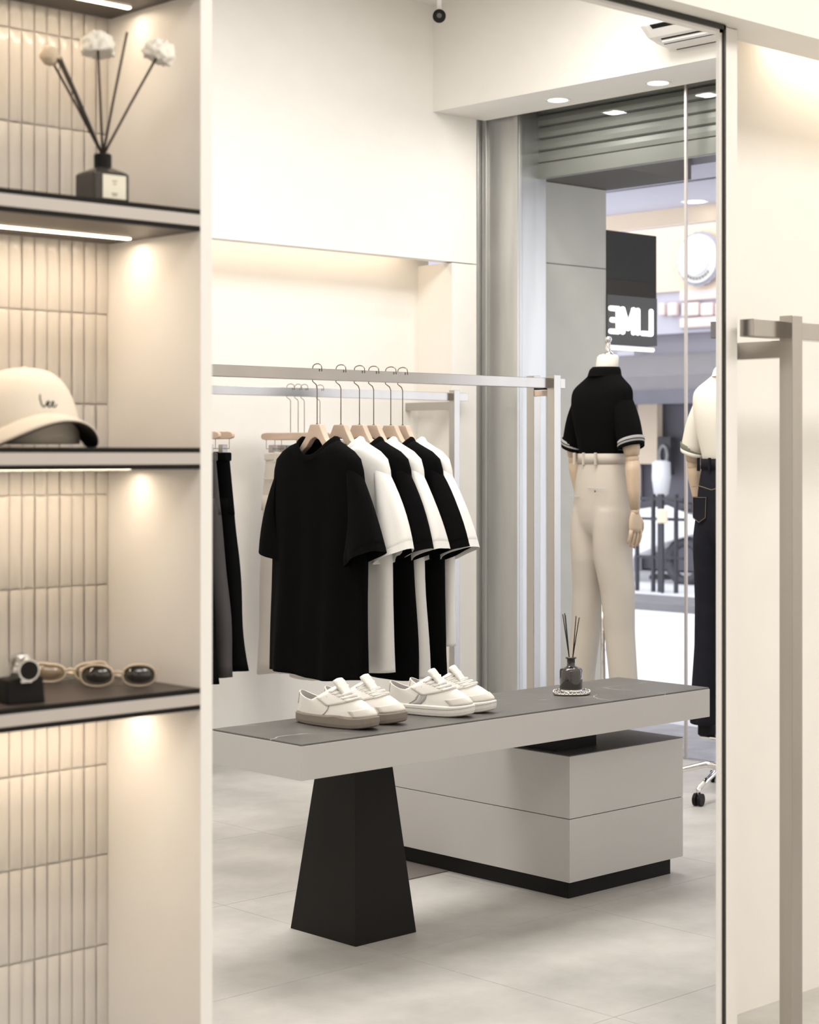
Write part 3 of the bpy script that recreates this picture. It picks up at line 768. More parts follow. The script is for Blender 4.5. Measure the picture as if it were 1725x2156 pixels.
# ------------------------------------------------------------------ trousers on the far rail
def trousers_hung(label, u, m, seed, rz, flare=.0, length=1.03, dz=0, hw0=.165, garment='trousers'):
    hx = onY(u, 900, 6.62)
    T = thing('clip_hanger', 'wooden clip hanger ' + label[0], 'hanger', (hx.x, 6.62, 1.50+dz), rz, 'clip hangers on the far rail')
    mb = MB()
    rg = []
    for x_ in [-.20, -.192, -.17, 0, .17, .192, .20]:
        hh = .017 if abs(x_) < .18 else (.013 if abs(x_) < .196 else .006)
        rg.append([(x_, -.008, -hh), (x_, .008, -hh), (x_, .008, hh), (x_, -.008, hh)])
    mb.loft(rg).build('hanger_bar', M['wood'], T, bevel=.003)
    zt = ZR-1.50-dz
    pts = [(0, 0, .015), (0, 0, zt-.062), (-.005, 0, zt-.054), (-.026, 0, zt-.044), (-.027, 0, zt-.010)]
    for k in range(7):
        t = PI*k/6; pts.append((-.025*math.cos(t), 0, zt+.006+.012*math.sin(t)))
    pts.append((.0265, 0, zt-.010))
    MB().tube(pts, .0016, 7).build('hook', M['wire'], T, smooth=True)
    MB().tube([(-.17, 0, -.015), (-.17, 0, -.058), (.17, 0, -.058), (.17, 0, -.015)], .0014, 6).build('clip_bar', M['wire'], T, smooth=True)
    for s in (-1, 1):
        MB().box(s*.125-.014, s*.125+.014, -.014, .014, -.095, -.040).build('clip', M['steel'], T, bevel=.002)
    # garment
    P = thing('trousers', label[1], 'trousers', (hx.x, 6.62, 1.50+dz-.075), rz, None)
    rnd = random.Random(seed); f = [rnd.uniform(0, 6) for _ in range(4)]
    W0 = hw0
    rings = []
    for k in range(8):
        q = k/7; z = -.27*q; w_ = W0 + .035*q
        rings.append([(math.copysign(abs(math.cos(a))**.8, math.cos(a))*w_, math.copysign(abs(math.sin(a))**.8, math.sin(a))*(.014+.018*q), z) for a in (2*PI*i/40 for i in range(40))])
    MB().loft(rings, False, True).build('seat', m, P, smooth=True, solid=.002)
    for s in (-1, 1):
        rings = []
        for k in range(16):
            q = k/15; z = -.20 - (length-.20)*q
            inner = -.004 + .02*q + flare*.25*q; outer = W0+.021 + flare*q - .02*q*(0 if flare else 1)
            cx = (inner+outer)/2*s; w_ = (outer-inner)/2
            ring = []
            for i in range(28):
                a = 2*PI*i/28; ca_, sa_ = math.cos(a), math.sin(a)
                x = cx + math.copysign(abs(ca_)**.8, ca_)*w_; y = math.copysign(abs(sa_)**.8, sa_)*(.026+.012*min(1, q*3)) + .010*q*math.sin(x*30+f[0]+3*q)
                ring.append((x + .004*math.sin(z*14+f[1]), y, z + (.008*math.sin(x*20+f[2]) if k == 15 else 0)))
            rings.append(ring)
        MB().loft(rings, True, False).build('trouser_leg', m, P, smooth=True, solid=.002)
    MB().box(-W0-.002, W0+.002, -.018, .018, -.038, .0).build('waistband', m, P, bevel=.006)
    for x_ in (-.09, .09): MB().box(x_-.006, x_+.006, -.021, .021, -.045, .003).build('belt_loop', m, P, bevel=.002)
    for s in (-1, 1): MB().box(s*.10-.055, s*.10+.055, -.034, -.030, -.125, -.120).build('pocket_welt', m, P, bevel=.001)
    return P
trousers_hung(('at the left mirror edge, holding hidden black trousers', 'black trousers hanging at the left mirror edge, left of the charcoal pair'), 372, M['blk_cloth'], 1, math.radians(-88), .10, .985)
trousers_hung(('holding the charcoal trousers at the left', 'charcoal wide-leg trousers hanging between two black pairs at left'), 402, M['grey_cloth'], 2, math.radians(-88), .10, .965)
trousers_hung(('holding the right-hand black trousers near the left mirror edge', 'black wide-leg trousers hanging right of the charcoal pair'), 432, M['blk_cloth'], 3, math.radians(-89), .10, .955)
trousers_hung(('of the leftmost cream trousers', 'cream utility trousers hanging leftmost, just left of the front black T-shirt'), 612, M['khaki'], 4, math.radians(-88), .02, 1.03)
trousers_hung(('of the second cream trousers', 'cream trousers hanging second, mostly hidden behind the leftmost cream pair'), 628, M['khaki'], 5, math.radians(-90), 0, 1.01)
trousers_hung(('of the third cream trousers', 'cream trousers hanging third, hem showing under the front black T-shirt'), 641, M['khaki'], 6, math.radians(-91), 0, 1.04)
trousers_hung(('of the last cream trousers', 'cream trousers hanging last, behind the T-shirts on the far rail'), 674, M['khaki'], 7, math.radians(-90), 0, 1.04)

# ------------------------------------------------------------------ mannequins (backs to us, looking out of the window)
def mannequin(label, loc, rz, shirt, pants, cuff, jeans, stand_z, s=1.0):
    T = thing('mannequin', label, 'mannequin', loc, rz)
    T.scale = (s, s, s)
    T.scale = (s*.93, s, s)
    nA = 40
    def ell(w_, t_, cy, z, p=.85, cx=0):
        return [(cx+math.copysign(abs(math.cos(a))**p, math.cos(a))*w_, cy+math.copysign(abs(math.sin(a))**p, math.sin(a))*t_, z) for a in (2*PI*i/nA for i in range(nA))]
    # neck (linen covered) and cap
    nk = MB().loft([ell(.060, .058, .01, 1.72, 1), ell(.056, .056, .014, 1.77, 1), ell(.052, .054, .024, 1.82, 1), ell(.050, .052, .030, 1.858, 1), ell(.040, .042, .032, 1.868, 1)]).build('neck', M['linen'], T, smooth=True)
    cp = MB().lathe([(.034, 0), (.036, .004), (.030, .012), (.014, .020), (.010, .034), (.013, .044), (.010, .052), (.009, .060), (.015, .068), (.017, .076), (.013, .085), (.002, .089)], (0, .034, 1.864), 20).build('neck_cap', M['chrome'], T, smooth=True)
    # shirt
    prof = [(1.405, .118, .088, .0), (1.43, .123, .094, 0), (1.47, .134, .100, 0), (1.53, .150, .106, -.004), (1.59, .162, .108, -.008), (1.65, .172, .102, -.010), (1.69, .178, .090, -.008), (1.712, .172, .082, -.004), (1.730, .150, .076, 0), (1.748, .120, .070, .004), (1.764, .095, .067, .008), (1.778, .074, .065, .012), (1.79, .066, .064, .014)]
    sh = MB().loft([ell(w_, t_, cy, z, .88) for z, w_, t_, cy in prof], False, False).build('shirt', shirt, T, smooth=True, solid=.003, sub=1)
    MB().loft([ell(.068, .066, .013, 1.775, 1), ell(.067, .067, .016, 1.80, 1), ell(.064, .064, .018, 1.812, 1), ell(.074, .074, .012, 1.798, 1), ell(.082, .080, .008, 1.768, 1)], False, False).build('collar', shirt, T, smooth=True)
    for sg in (-1, 1):
        c0 = Vector((.140*sg, -.004, 1.668)); c1 = Vector((.196*sg, -.01, 1.456)) if sg > 0 else Vector((.198*sg, .0, 1.452))
        rings = []
        for k in range(9):
            q = k/8; c = c0.lerp(c1, q); r1 = .034 + .024*math.sin(PI/2*min(1, q*1.5)) - .006*q; r2 = .050 + .016*math.sin(PI/2*min(1, q*2))
            tl = .10*sg
            rings.append([(c.x+math.cos(a)*r1, c.y+math.sin(a)*r2, c.z - tl*sg*math.cos(a)*sg*r1*3*(1-q) + .02*math.cos(a)*sg*q) for a in (2*PI*i/24 for i in range(24))])
        slv = MB().loft(rings, True, False).build('sleeve', shirt, T, smooth=True, solid=.002)
        e = rings[-1]; d = Vector(rings[-1][0])-Vector(rings[-2][0])
        def ringoff(dzz, sc): return [((p_[0]-c1.x)*sc+c1.x, (p_[1]-c1.y)*sc+c1.y, p_[2]+dzz) for p_ in e]
        MB().loft([ringoff(-.001, 1.01), ringoff(.004, 1.05), ringoff(.026, 1.05), ringoff(.028, 1.01)], False, False).build('cuff_band', cuff, slv, smooth=True, solid=.001)
        MB().loft([ringoff(-.013, 1.0), ringoff(-.012, 1.045), ringoff(.003, 1.05), ringoff(.003, 1.0)], False, False).build('cuff_trim', shirt, slv, smooth=True, solid=.001)
        if cuff is M['cuff']: MB().loft([ringoff(.012, 1.06), ringoff(.016, 1.06)], False, False).build('cuff_line', M['blk_polo'], slv, smooth=True, solid=.001)
        # jointed wooden arm
        el = c1 + Vector((.004*sg, .004, -.058)); wr = el + Vector((.006*sg*(1 if sg > 0 else -2), .012 if sg > 0 else .05, -.235))
        arm = MB().tube([c1 + Vector((0, 0, .03)), c1 + Vector((0, .002, -.015)), el + Vector((0, 0, .012))], [.040, .040, .033], 16).build('upper_arm', M['mwood'], T, smooth=True)
        MB().ball(el, .031, 16, 10).build('elbow_joint', M['mwood'], T, smooth=True)
        MB().tube([el + Vector((0, 0, -.010)), el.lerp(wr, .22), el.lerp(wr, .6), wr + Vector((0, 0, .01))], [.032, .037, .031, .022], 16).build('forearm', M['mwood'], T, smooth=True)
        MB().ball(wr, .021, 14, 8).build('wrist_joint', M['mwood'], T, smooth=True)
        # hand: palm + 4 fingers + thumb
        palm_b = wr + Vector((0, .004, -.092))
        hnd = MB(); rg = []
        for q, wy, wx in ((0, .019, .014), (.15, .028, .016), (.45, .038, .017), (.8, .040, .015), (1.0, .036, .012)):
            c = wr.lerp(palm_b, q); rg.append([(c.x+math.cos(a)*wx, c.y+math.sin(a)*wy, c.z) for a in (2*PI*i/16 for i in range(16))])
        hd_ = hnd.loft(rg).build('hand', M['mwood'], T, smooth=True)
        for fi, (fy, fl_) in enumerate(((-.029, .060), (-.010, .076), (.010, .082), (.029, .072))):
            b0 = palm_b + Vector((0, fy, .010)); 
            MB().tube([b0, b0+Vector((-.002*sg, fy*.06, -fl_*.4)), b0+Vector((-.010*sg, fy*.02, -fl_*.75)), b0+Vector((-.022*sg, 0, -fl_))], [.0095, .0092, .0083, .0062], 10).build('finger', M['mwood'], hd_, smooth=True)
        tb0 = wr + Vector((0, .030, -.034))
        MB().tube([tb0, tb0+Vector((-.004*sg, .018, -.022)), tb0+Vector((-.012*sg, .026, -.048)), tb0+Vector((-.018*sg, .026, -.064))], [.012, .011, .009, .006], 10).build('thumb', M['mwood'], hd_, smooth=True)
    # trousers
    pr = [(1.418, .116, .088), (1.395, .120, .091), (1.35, .130, .098), (1.29, .140, .106), (1.22, .147, .112), (1.16, .150, .112), (1.11, .148, .106), (1.07, .138, .090), (1.04, .10, .06)]
    trm = MB().loft([ell(w_, t_, -.006, z, .9) for z, w_, t_ in pr], True, True)
    spl = .055 if not jeans else .03
    for sg in (-1, 1):
        rings = []
        prof = [(1.17, .072, .108, .076), (1.10, .074, .110, .078), (1.02, .077, .106, .079), (.94, .080, .100, .080), (.80, .086+spl*.15, .084, .077), (.62, .090+spl*.45, .072, .071), (.42, .094+spl*.85, .066, .068), (.285, .096+spl*1.1, .068, .069)]
        for z, cx, t_, w_ in prof:
            rings.append([(sg*cx+math.cos(a)*w_*(1.0 if jeans else 1.0)+.004*math.sin(z*17+sg), -.004+math.sin(a)*t_+.006*math.sin(z*11), z) for a in (2*PI*i/28 for i in range(28))])
        trm.loft(rings, True, True)
    tr = trm.build('trousers', pants, T, smooth=True)
    m_ = tr.modifiers.new('r', 'REMESH'); m_.mode = 'VOXEL'; m_.voxel_size = .007; m_.use_smooth_shade = True
    m_ = tr.modifiers.new('sm', 'SMOOTH'); m_.factor = .6; m_.iterations = 14
    wb = MB().loft([ell(.127, .098, -.004, 1.375, .9), ell(.125, .097, -.004, 1.420, .9)], False, False).build('waistband', pants, tr, smooth=True, solid=.004)
    for x_ in (-.085, -.022, .06): MB().box(x_-.005, x_+.005, -.112, -.100, 1.368, 1.424).build('belt_loop', pants, tr, bevel=.002)
    sm = M['stitch'] if jeans else M['khaki']
    if jeans:
        for sg in (-1, 1):
            # patch pockets with tan stitching
            cx = .068*sg; y0 = -.128
            pk = MB().add([(cx-.04, y0+.012, 1.26), (cx+.04, y0+.012, 1.26), (cx+.038, y0+.010, 1.17), (cx, y0+.008, 1.148), (cx-.038, y0+.010, 1.17)], [(0, 1, 2, 3, 4)]).build('back_pocket', pants, tr, solid=.004)
            MB().tube([(cx-.037, y0+.008, 1.257), (cx+.037, y0+.008, 1.257), (cx+.035, y0+.006, 1.173), (cx, y0+.004, 1.152), (cx-.035, y0+.006, 1.173), (cx-.037, y0+.008, 1.257)], .0012, 5).build('pocket_stitching', sm, pk)
        MB().tube([(-.14, -.085, 1.30), (-.07, -.116, 1.305), (0, -.121, 1.29), (.07, -.116, 1.305), (.14, -.085, 1.30)], .0014, 5).build('yoke_stitching', sm, tr)
    else:
        pkt = MB().tube([(.020, -.124, 1.268), (.07, -.120, 1.266), (.128, -.100, 1.263)], .0022, 6).build('pocket_welt', M['grey_lam'], tr)
        MB().tube([(-.030, -.124, 1.228), (-.08, -.118, 1.228), (-.125, -.103, 1.226)], .0016, 6).build('pocket_welt', M['grey_lam'], tr)
        MB().ball((.076, -.124, 1.252), .005, 10, 6, (1, .5, 1)).build('pocket_button', M['wire'], tr, smooth=True)
    # stand: feet, pole, chrome five-star castor base
    for sg in (-1, 1):
        fx = sg*(.098+spl)
        MB().loft([[(fx+math.cos(a)*w_, cy+math.sin(a)*l_, z) for a in (2*PI*i/20 for i in range(20))] for z, w_, l_, cy in ((.235, .030, .085, .05), (.245, .036, .100, .05), (.262, .036, .095, .045), (.285, .034, .055, .01), (.33, .032, .034, -.01))]).build('foot', M['black'] if jeans else M['mwood'], T, smooth=True)
    pl = MB().tube([(0, 0, .075), (0, 0, .95)], .0125, 14).build('pole', M['chrome'], T, smooth=True)
    MB().box(-.15, .15, -.02, .02, .224, .236).build('foot_plate', M['chrome'], T, bevel=.003)
    for k in range(5):
        a = 2*PI*k/5 + 2.45; d = Vector((math.cos(a), math.sin(a), 0))
        lg = MB().tube([Vector((0, 0, .115)), d*.10+Vector((0, 0, .125)), d*.22+Vector((0, 0, .095)), d*.31+Vector((0, 0, .070))], [.016, .014, .012, .011], 10).build('base_leg', M['chrome'], T, smooth=True)
        cs = MB(); cc = d*.31 + Vector((0, 0, .026)); pd = Vector((-d.y, d.x, 0))
        for off2 in (-.012, .012):
            q = cc + pd*off2
            cs.tube([q - pd*.007, q + pd*.007], .026, 16)
        cs.build('castor', M['black'], T, smooth=False)
        MB().tube([cc+Vector((0, 0, .02)), cc+Vector((0, 0, .05))], .010, 8).build('castor_stem', M['chrome'], lg, smooth=True)
    return T
mannequin('headless mannequin in black polo and beige trousers by shop window', (6.43, 5.512, 0), math.radians(-94), M['blk_polo'], M['beige_cloth'], M['cuff'], False, .25)
mannequin('headless mannequin in cream polo and dark jeans at the mirror right edge', (6.30, 4.715, -.0), math.radians(-90), M['cream_knit'], M['denim'], M['cuff_g'], True, .25, .985)

# ------------------------------------------------------------------ ceiling fittings
def downlight(label, x, y, z, r=.05, grp=None):
    T = thing('downlight', label, 'downlight', (x, y, z), 0, grp)
    MB().lathe([(r*1.25, -.004), (r*1.28, -.001), (r*1.28, 0), (r*1.0, 0), (r*1.0, -.003)], n=28, cap0=False, cap1=False).build('trim_ring', M['panel'], T, smooth=True, solid=.001)
    MB().lathe([(r, -.0035), (r, -.002)], n=28).build('lamp_face', M['led2'], T)
for k, (u, v) in enumerate(((1175, 210), (1386, 174))):
    p_ = onZ(u, v, 3.13)
    downlight(('recessed downlight in the window soffit, nearer the white wall', 'recessed downlight in the window soffit, nearer the mirror right edge')[k], p_.x, p_.y, 3.13, .048)
    area('downlight_lamp', (p_.x, p_.y, 3.12), .09, .09, 4, NEUT)
# split air conditioner on the soffit face
T = thing('air_conditioner', 'white split air conditioner high above the shop window', 'air conditioner', (6.49, 4.74, 3.195))
prof = [(0, 0), (-.10, .012), (-.17, .030), (-.225, .075), (-.235, .13), (-.23, .27), (-.20, .295), (0, .295)]
rg = []
for y, s_ in ((-.44, .90), (-.43, .97), (-.40, 1), (.40, 1), (.43, .96), (.45, .86)):
    rg.append([(x*s_, y, .15+(z-.15)*s_) for x, z in prof])
MB().loft(rg).build('casing', M['ac'], T, smooth=False, bevel=.006)
def slot(name, m, xa, za, xb, zb, y0, y1, th):
    d = Vector((xb-xa, 0, zb-za)).normalized(); n = Vector((d.z, 0, -d.x))
    if n.z > 0: n = -n
    a = Vector((xa, 0, za)); b_ = Vector((xb, 0, zb))
    P_ = [a+n*th, b_+n*th, b_-n*.004, a-n*.004]
    return MB().add([(p_.x, y0, p_.z) for p_ in P_]+[(p_.x, y1, p_.z) for p_ in P_], [(0, 1, 2, 3), (7, 6, 5, 4), (0, 4, 5, 1), (1, 5, 6, 2), (2, 6, 7, 3), (3, 7, 4, 0)]).build(name, m, T)
slot('air_outlet', M['black'], -.140, .0225, -.222, .072, -.36, .37, .003)
lv = slot('louvre', M['ac'], -.118, .018, -.138, .022, -.36, .37, .012); lv.rotation_euler = (0, 0, 0)
slot('panel_gap', M['grey_cloth'], -.095, .011, -.102, .0125, -.38, .39, .002)
slot('panel_gap', M['grey_cloth'], -.008, .001, -.014, .002, -.38, .39, .002)
# security camera on the ceiling
p_ = onY(925, 35, 6.30)
T = thing('security_camera', 'small black-faced security camera hanging from the ceiling', 'camera', (p_.x, p_.y, ZC))
dzc = p_.z-ZC
MB().lathe([(.055, 0), (.055, -.012), (.040, -.022), (.014, -.028)], n=24).build('mount_plate', M['panel'], T, smooth=True)
MB().tube([(0, 0, -.02), (0, 0, dzc+.028)], .011, 12).build('mount_arm', M['panel'], T, smooth=True)
dirc = Vector((-CA, -SA, -.1)).normalized()
MB().ball((0, 0, dzc), .030, 18, 12).build('camera_body', M['panel'], T, smooth=True)
MB().tube([Vector((0, 0, dzc))+dirc*.006, Vector((0, 0, dzc))+dirc*.030, Vector((0, 0, dzc))+dirc*.034], [.031, .031, .026], 24).build('camera_face', M['black'], T, smooth=False)
MB().tube([Vector((0, 0, dzc))+dirc*.033, Vector((0, 0, dzc))+dirc*.037], .012, 16).build('camera_lens', M['lens'], T)

# ------------------------------------------------------------------ shop front
T = thing('steel_column', 'grey galvanised steel column at the left of the shop window', 'column', (6.98, 6.75, 0))
MB().box(-.085, .12, -.28, .26, 0, 3.32).build('column_body', M['column'], T, bevel=.004)
MB().box(-.098, -.085, -.28, -.255, 0, 3.32).build('edge_flange', M['column'], T)
MB().box(-.112, -.085, -.012, .08, 0, 3.32).build('edge_flange', M['column'], T, bevel=.006)
MB().box(-.10, -.085, -.06, -.045, 0, 3.32).build('edge_flange', M['column'], T, bevel=.003)
T = thing('roller_shutter', 'rolled-up grey slatted shutter above the shop glass', 'shutter', (7.05, 4.6, 0))
prof = [(0, 0), (-.012, .006), (-.016, .030), (-.012, .054), (0, .060), (.004, .060), (.004, 0)]
for k in range(6):
    z0 = 2.905 + .0625*k
    MB().prism([(x, z0+z) for x, z in prof], 'y', -1.72, 1.97).build('slat', M['shutter'], T) if False else None
    mb = MB(); n = len(prof)
    mb.add([(x, -1.72, z0+z) for x, z in prof]+[(x, 1.97, z0+z) for x, z in prof], [tuple(range(n-1, -1, -1)), tuple(range(n, 2*n))]+[(i, (i+1) % n, n+(i+1) % n, n+i) for i in range(n)])
    mb.build('slat', M['shutter'], T)
MB().box(-.02, .02, -1.72, 1.97, 2.825, 2.903).build('bottom_bar', M['shutter'], T, bevel=.004)
MB().box(-.01, .006, -1.72, 1.86, 2.80, 3.30).build('backing', M['black'], T) if False else None
MB().box(0.004, .010, -1.72, 1.97, 2.86, 3.30).build('backing', M['bars'], T)
T = BX('guide_rail', M['bars'], 7.03, 7.10, 6.575, 6.70, 0, 3.3); tag(T, 'dark vertical shutter guide rail beside the steel column', 'guide rail')
def pane(name, y0, y1):
    o = BX(name, M['glass'], 6.914, 6.922, y0, y1, .0, 3.32); return tag(o, kind='structure')
pane('window_1', 5.428, 6.49); pane('window_2', 2.95, 5.420)
T = BX('glass_joint', M['shelf_edge'], 6.912, 6.924, 5.418, 5.430, 0, 3.32); tag(T, 'thin vertical silicone joint between the two shop window panes', 'glass joint')
struct('wall_front_end', M['wall'], 6.86, 7.05, 2.85, 2.95, 0, 3.66)
struct('wall_front_lintel', M['brown_dk'], 6.86, 7.25, 2.9, 6.9, 3.32, 3.9)
# threshold outside the glass, its mottled grey standing for tiles and shadows
struct('trim_threshold', M['lightgrey'], 6.92, 7.75, 2.9, 6.6, -.14, -.004)

# ------------------------------------------------------------------ street
T = BX('street_paving', M['asphalt'], 7.75, 60, -30, 40, -.16, -.02); tag(T, kind='structure')
T = thing('concrete_pillar', 'beige concrete pillar outside beside the black shop sign', 'pillar', (7.46, 6.755, 0))
MB().box(-.26, .27, -.15, .40, -.02, 2.85).build('pillar_body', M['concrete'], T, bevel=.003)
MB().box(-.262, .272, -.152, .40, 1.42+1.0, 1.424+1.0).build('render_joint', M['brown_dk'], T)
T = BX('outer_soffit', M['brown_dk'], 7.07, 7.76, 6.05, 7.6, 2.853, 3.3); tag(T, kind='structure')
T = thing('street_canopy', 'lavender grey canopy ceiling over the pavement outside', 'canopy', (8.4, 4.4, 2.93))
MB().box(-.62, .66, -4.0, 4.4, 0, .10).build('canopy_ceiling', M['canopy'], T)
MB().box(.66, .70, -4.0, 4.4, -.10, .12).build('canopy_fascia', M['cream_sign'], T)
MB().box(-.20, -.18, -4.0, 4.4, -.008, 0).build('ceiling_joint', M['lav'], T)
downlight('glowing disc in the canopy standing for a downlight reflected in the shop window', *onZ(1463, 424, 2.93)[:2], 2.93, .065)  # added glowing disc, imitates a downlight's reflection in the shop glass
# black LIME sign
a = onY(1278, 485, 6.60); b2 = onY(1383, 497, 6.60)
T = thing('shop_sign', 'black projecting sign with white mirrored letters LIME', 'sign', ((a.x+b2.x)/2, 6.62, 2.02))
hwid = (b2.x-a.x)/2
MB().box(-hwid, hwid, -.02, .05, 0, .615).build('sign_board', M['sign_dk'], T, bevel=.003)
MB().box(-hwid, hwid, -.023, -.020, .0, .265).build('lower_panel', M['black_frame'], T)
MB().tube([(-hwid, -.010, -.022), (hwid-.02, -.010, -.022)], .0125, 10).build('light_tube', M['sign_warm'], T, smooth=True)
def letter(strokes, x0, sc, w_):
    mb = MB()
    for st in strokes:
        mb.tube([(x0+p_[0]*sc*w_, -.030, .065+p_[1]*sc) for p_ in st], .0145, 8)
        for p_ in st: mb.ball((x0+p_[0]*sc*w_, -.030, .065+p_[1]*sc), .0145, 8, 6)
    return mb
sc = .125
letters = [([[(0, 0), (1, 0)], [(1, 0), (1, 1)], [(0, 1), (1, 1)], [(.15, .5), (1, .5)]], .002, .50),
           ([[(0, 0), (0, 1)], [(0, 1), (.5, .18)], [(.5, .18), (1, 1)], [(1, 1), (1, 0)]], .104, .72),
           ([[(0, 0), (0, 1)]], .232, .5),
           ([[(0, 0), (1, 0)], [(1, 0), (1, 1)]], .272, .60)]
for st, x0, w_ in letters: letter(st, -hwid+.018+x0, sc, w_).build('letter', M['sign_lit'], T, smooth=True)
# opposite facade
XF = 18.0
fac = thing('street_building', 'blurred lavender shop building across the street', 'building', (XF, 12.0, 0))
def fb(name, m, x0, x1, y0, y1, z0, z1, par=None, **k): return MB().box(x0-XF, x1-XF, y0-12, y1-12, z0, z1).build(name, m, par or fac, **k)
fb('facade_wall', M['lav'], 18.0, 18.6, 2, 26, 0, 9)
fb('dark_shopfront', M['lav_d'], 17.9, 18.02, 2, 26, 0, 2.55)
def fpos(u, v, X=17.85): return onX(u, v, X)
def frect(name, m, u0, v0, u1, v1, X, depth, par=None, **k):
    a = onX(u0, v0, X); b_ = onX(u1, v1, X); return fb(name, m, X, X+depth, min(a.y, b_.y), max(a.y, b_.y), min(a.z, b_.z), max(a.z, b_.z), par, **k)
frect('pale_pilaster', M['canopy'], 1300, 740, 1335, 1260, 17.7, .15)
# big sign with emblem
sg_ = thing('street_sign', 'cream fascia sign with a round white emblem across the street', 'sign', (17.6, 14, 2.9))
def so(o): return off(o, 17.6, 14, 2.9)
def srect(name, m, u0, v0, u1, v1, X, depth, **k):
    a = onX(u0, v0, X); b_ = onX(u1, v1, X)
    return so(MB().box(X, X+depth, min(a.y, b_.y), max(a.y, b_.y), min(a.z, b_.z), max(a.z, b_.z)).build(name, m, sg_, **k))
srect('upper_board', M['cream_sign'], 1290, 492, 1560, 602, 17.6, .15)
srect('lower_board', M['canopy'], 1290, 604, 1560, 694, 17.65, .1)
c = onX(1472, 545, 17.5)
def disc(name, m, X, r, th, rr=None):
    mb = MB(); n = 40
    mb.add([(X-17.6, c.y-14+(r+(.015 if (rr and i % 2) else 0))*math.cos(2*PI*i/n), c.z-2.9+(r+(.015 if (rr and i % 2) else 0))*math.sin(2*PI*i/n)) for i in range(n)]
           + [(X+th-17.6, c.y-14+r*math.cos(2*PI*i/n), c.z-2.9+r*math.sin(2*PI*i/n)) for i in range(n)],
           [tuple(range(n)), tuple(range(2*n-1, n-1, -1))]+[(i, (i+1) % n, n+(i+1) % n, n+i) for i in range(n)])
    return mb.build(name, m, sg_)
disc('emblem_rim', M['lav'], 17.50, .315, .04, True); disc('emblem_disc', M['white_o'], 17.46, .285, .04); disc('emblem_centre', M['white_o'], 17.43, .19, .03)
mk = MB()
for k in range(9):
    a = math.radians(225 + 11*k); q = (17.445, c.y+.235*math.cos(a), c.z+.235*math.sin(a)); mk.box(q[0]-17.6, q[0]-17.585, q[1]-14-.012, q[1]-14+.012, q[2]-2.9-.018, q[2]-2.9+.018)
mk.build('emblem_marks', M['ink'], sg_)
for (u0, u1) in ((1386, 1398), (1404, 1424), (1434, 1470), (1474, 1500), (1505, 1540)):
    o = srect('letter_block', M['pink'], u0, 638, u1, 664, 17.56, .08, bevel=.02)
srect('letter_line', M['pink'], 1430, 612, 1545, 626, 17.58, .06, bevel=.02); srect('letter_line', M['pink'], 1430, 670, 1545, 685, 17.58, .06, bevel=.02)
aw = thing('street_awning', 'dark grey awning above the blurred shopfront across the street', 'awning', (17, 14, 2.2))
a = onX(1383, 700, 17.0)
MB().add([(.6, -6, .42), (.6, 5, .42), (-.5, 5, .10), (-.5, -6, .10), (.6, -6, .36), (.6, 5, .36), (-.5, 5, -.06), (-.5, -6, -.06)],
         [(0, 1, 2, 3), (7, 6, 5, 4), (0, 3, 7, 4), (1, 5, 6, 2), (3, 2, 6, 7), (0, 4, 5, 1)]).build('awning_cloth', M['awning'], aw)
MB().box(-.52, -.48, -6, 5, -.22, -.06).build('valance', M['lav_d'], aw)
def streetthing(name, label, cat, u0, v0, u1, v1, X, depth, m, **k):
    a = onX(u0, v0, X); b_ = onX(u1, v1, X)
    o = BX(name, m, X, X+depth, min(a.y, b_.y), max(a.y, b_.y), min(a.z, b_.z), max(a.z, b_.z), **k)
    return tag(o, label, cat)
streetthing('notice_board', 'tall cream notice board on the opposite shopfront', 'board', 1343, 845, 1384, 977, 17.7, .1, M['cream_sign'])
pb = streetthing('poster_board', 'dark poster board with a grey ring next to the cream board', 'poster', 1384, 920, 1412, 1000, 17.7, .08, M['bars'])
ctr = onX(1397, 958, 17.68)
rgp = [(0, .06*math.cos(2*PI*i/24), .11*math.sin(2*PI*i/24)) for i in range(25)]
o = MB().tube([(17.68-17.74, ctr.y-pb.location.y+p_[1], ctr.z-pb.location.z+p_[2]) for p_ in rgp], .02, 6).build('poster_ring', M['cuff'], pb, smooth=True)
# white street planter / lamp
c = onX(1393, 1045, 16.8)
T = thing('street_lantern', 'white tapered lantern outside between the two mannequins', 'lantern', (c.x, c.y, c.z-.8))
MB().lathe([(.05, .78), (.085, .80), (.11, .95), (.105, 1.10), (.06, 1.12)], n=20).build('lantern_shade', M['white_o'], T, smooth=True)
MB().tube([(0, 0, 0), (0, 0, .8)], .03, 10).build('lantern_post', M['bars'], T, smooth=True)
MB().lathe([(.14, 0), (.14, .03), (.05, .05)], (0, 0, -.0), 16).build('lantern_foot', M['bars'], T)
T.location.z = -.02
T.scale = (1, 1, (c.z+.02)/.78)
# kerb
ka = onZ(1393, 1238, 0)
T = BX('street_kerb', M['kerb'], 13.35, 14.15, -20, 30, -.02, .05); tag(T, kind='structure')
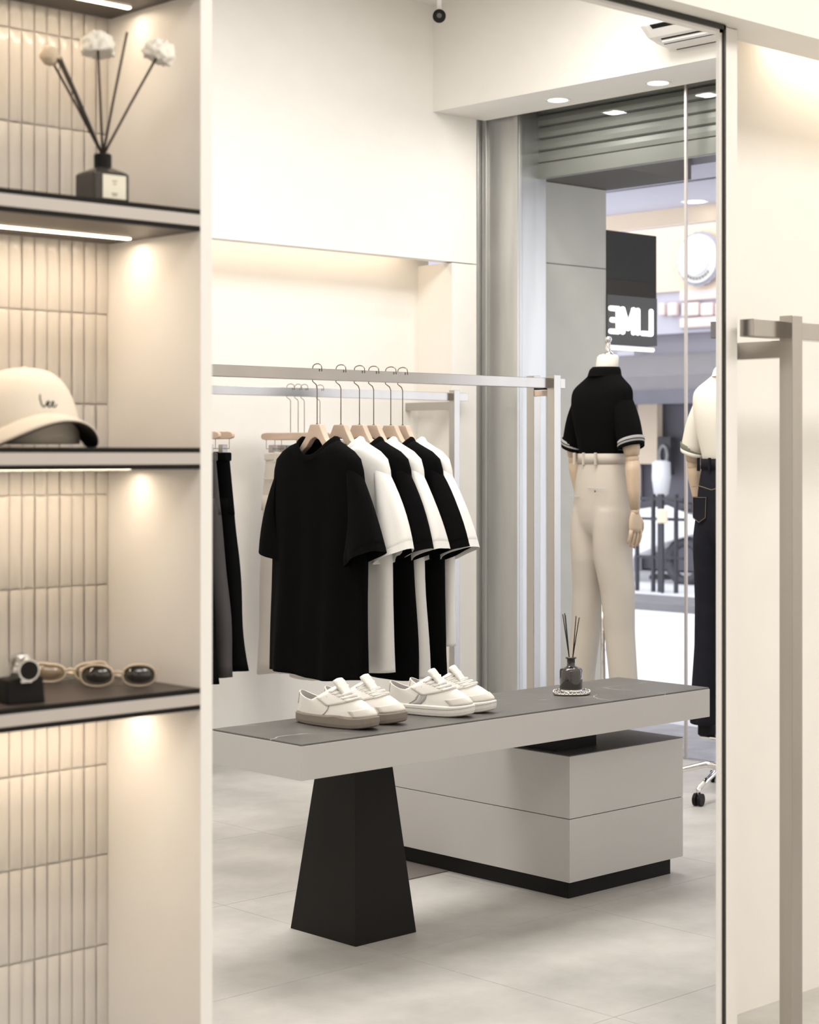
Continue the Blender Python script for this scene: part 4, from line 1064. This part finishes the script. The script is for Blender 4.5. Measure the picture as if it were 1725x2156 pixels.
# barrier
bx0 = 15.2
T = thing('street_barrier', 'low black metal barrier with vertical posts across the street', 'barrier', (bx0, 11.6, 0))
ylo = onX(1440, 1100, bx0).y-11.6; yhi = onX(1338, 1100, bx0).y-11.6
for z in (.34, .74, .95): MB().box(-.015, .015, ylo, yhi, z-.015, z+.015).build('cross_bar', M['bars'], T)
for u in (1342, 1376, 1392, 1424):
    y = onX(u, 1100, bx0).y-11.6; wd = .03 if u != 1392 else .06
    MB().box(-.02, .02, y-wd/2, y+wd/2, -.02, 1.0).build('post', M['bars'], T)
c = onX(1395, 1087, 15.1)
T = thing('pavement_sign', 'small cream square sign standing at the street barrier', 'sign', (15.1, c.y, 0))
MB().box(-.02, .02, -.065, .065, c.z-.075, c.z+.075).build('sign_plate', M['cream_sign'], T, bevel=.02)
MB().box(-.012, .012, -.012, .012, -.02, c.z-.07).build('sign_post', M['bars'], T)
# parked scooter, mostly hidden behind the first mannequin's arm
c = onX(1350, 1190, 16.2)
T = thing('scooter', 'blurred white and grey scooter parked outside behind the black polo arm', 'scooter', (16.3, c.y, 0), math.radians(90))
for x_ in (-.55, .6):
    mb = MB(); mb.tube([(x_+.22*math.cos(t), 0, .23+.22*math.sin(t)) for t in (2*PI*i/20 for i in range(21))], .06, 8); mb.build('wheel', M['bars'], T, smooth=True)
MB().loft([[(x, y*w_, z) for y, z in ((-1, z0), (1, z0), (1, z1), (-1, z1))] for x, w_, z0, z1 in ((-.75, .06, .55, .72), (-.4, .15, .45, .85), (0, .14, .30, .80), (.1, .14, .25, .35), (.35, .14, .25, .35), (.42, .14, .28, 1.0), (.55, .08, .5, 1.05), (.62, .03, .7, 1.0))]).build('body_shell', M['white_o'], T, smooth=True, bevel=.02)
MB().loft([[(x, y*w_, z) for y, z in ((-1, .80), (1, .80), (1, z1), (-1, z1))] for x, w_, z1 in ((-.7, .08, .86), (-.3, .15, .92), (.02, .10, .88))]).build('seat', M['bars'], T, bevel=.02)
MB().tube([(.45, -.32, 1.08), (.50, 0, 1.02), (.45, .32, 1.08)], .018, 8).build('handlebar', M['bars'], T, smooth=True)
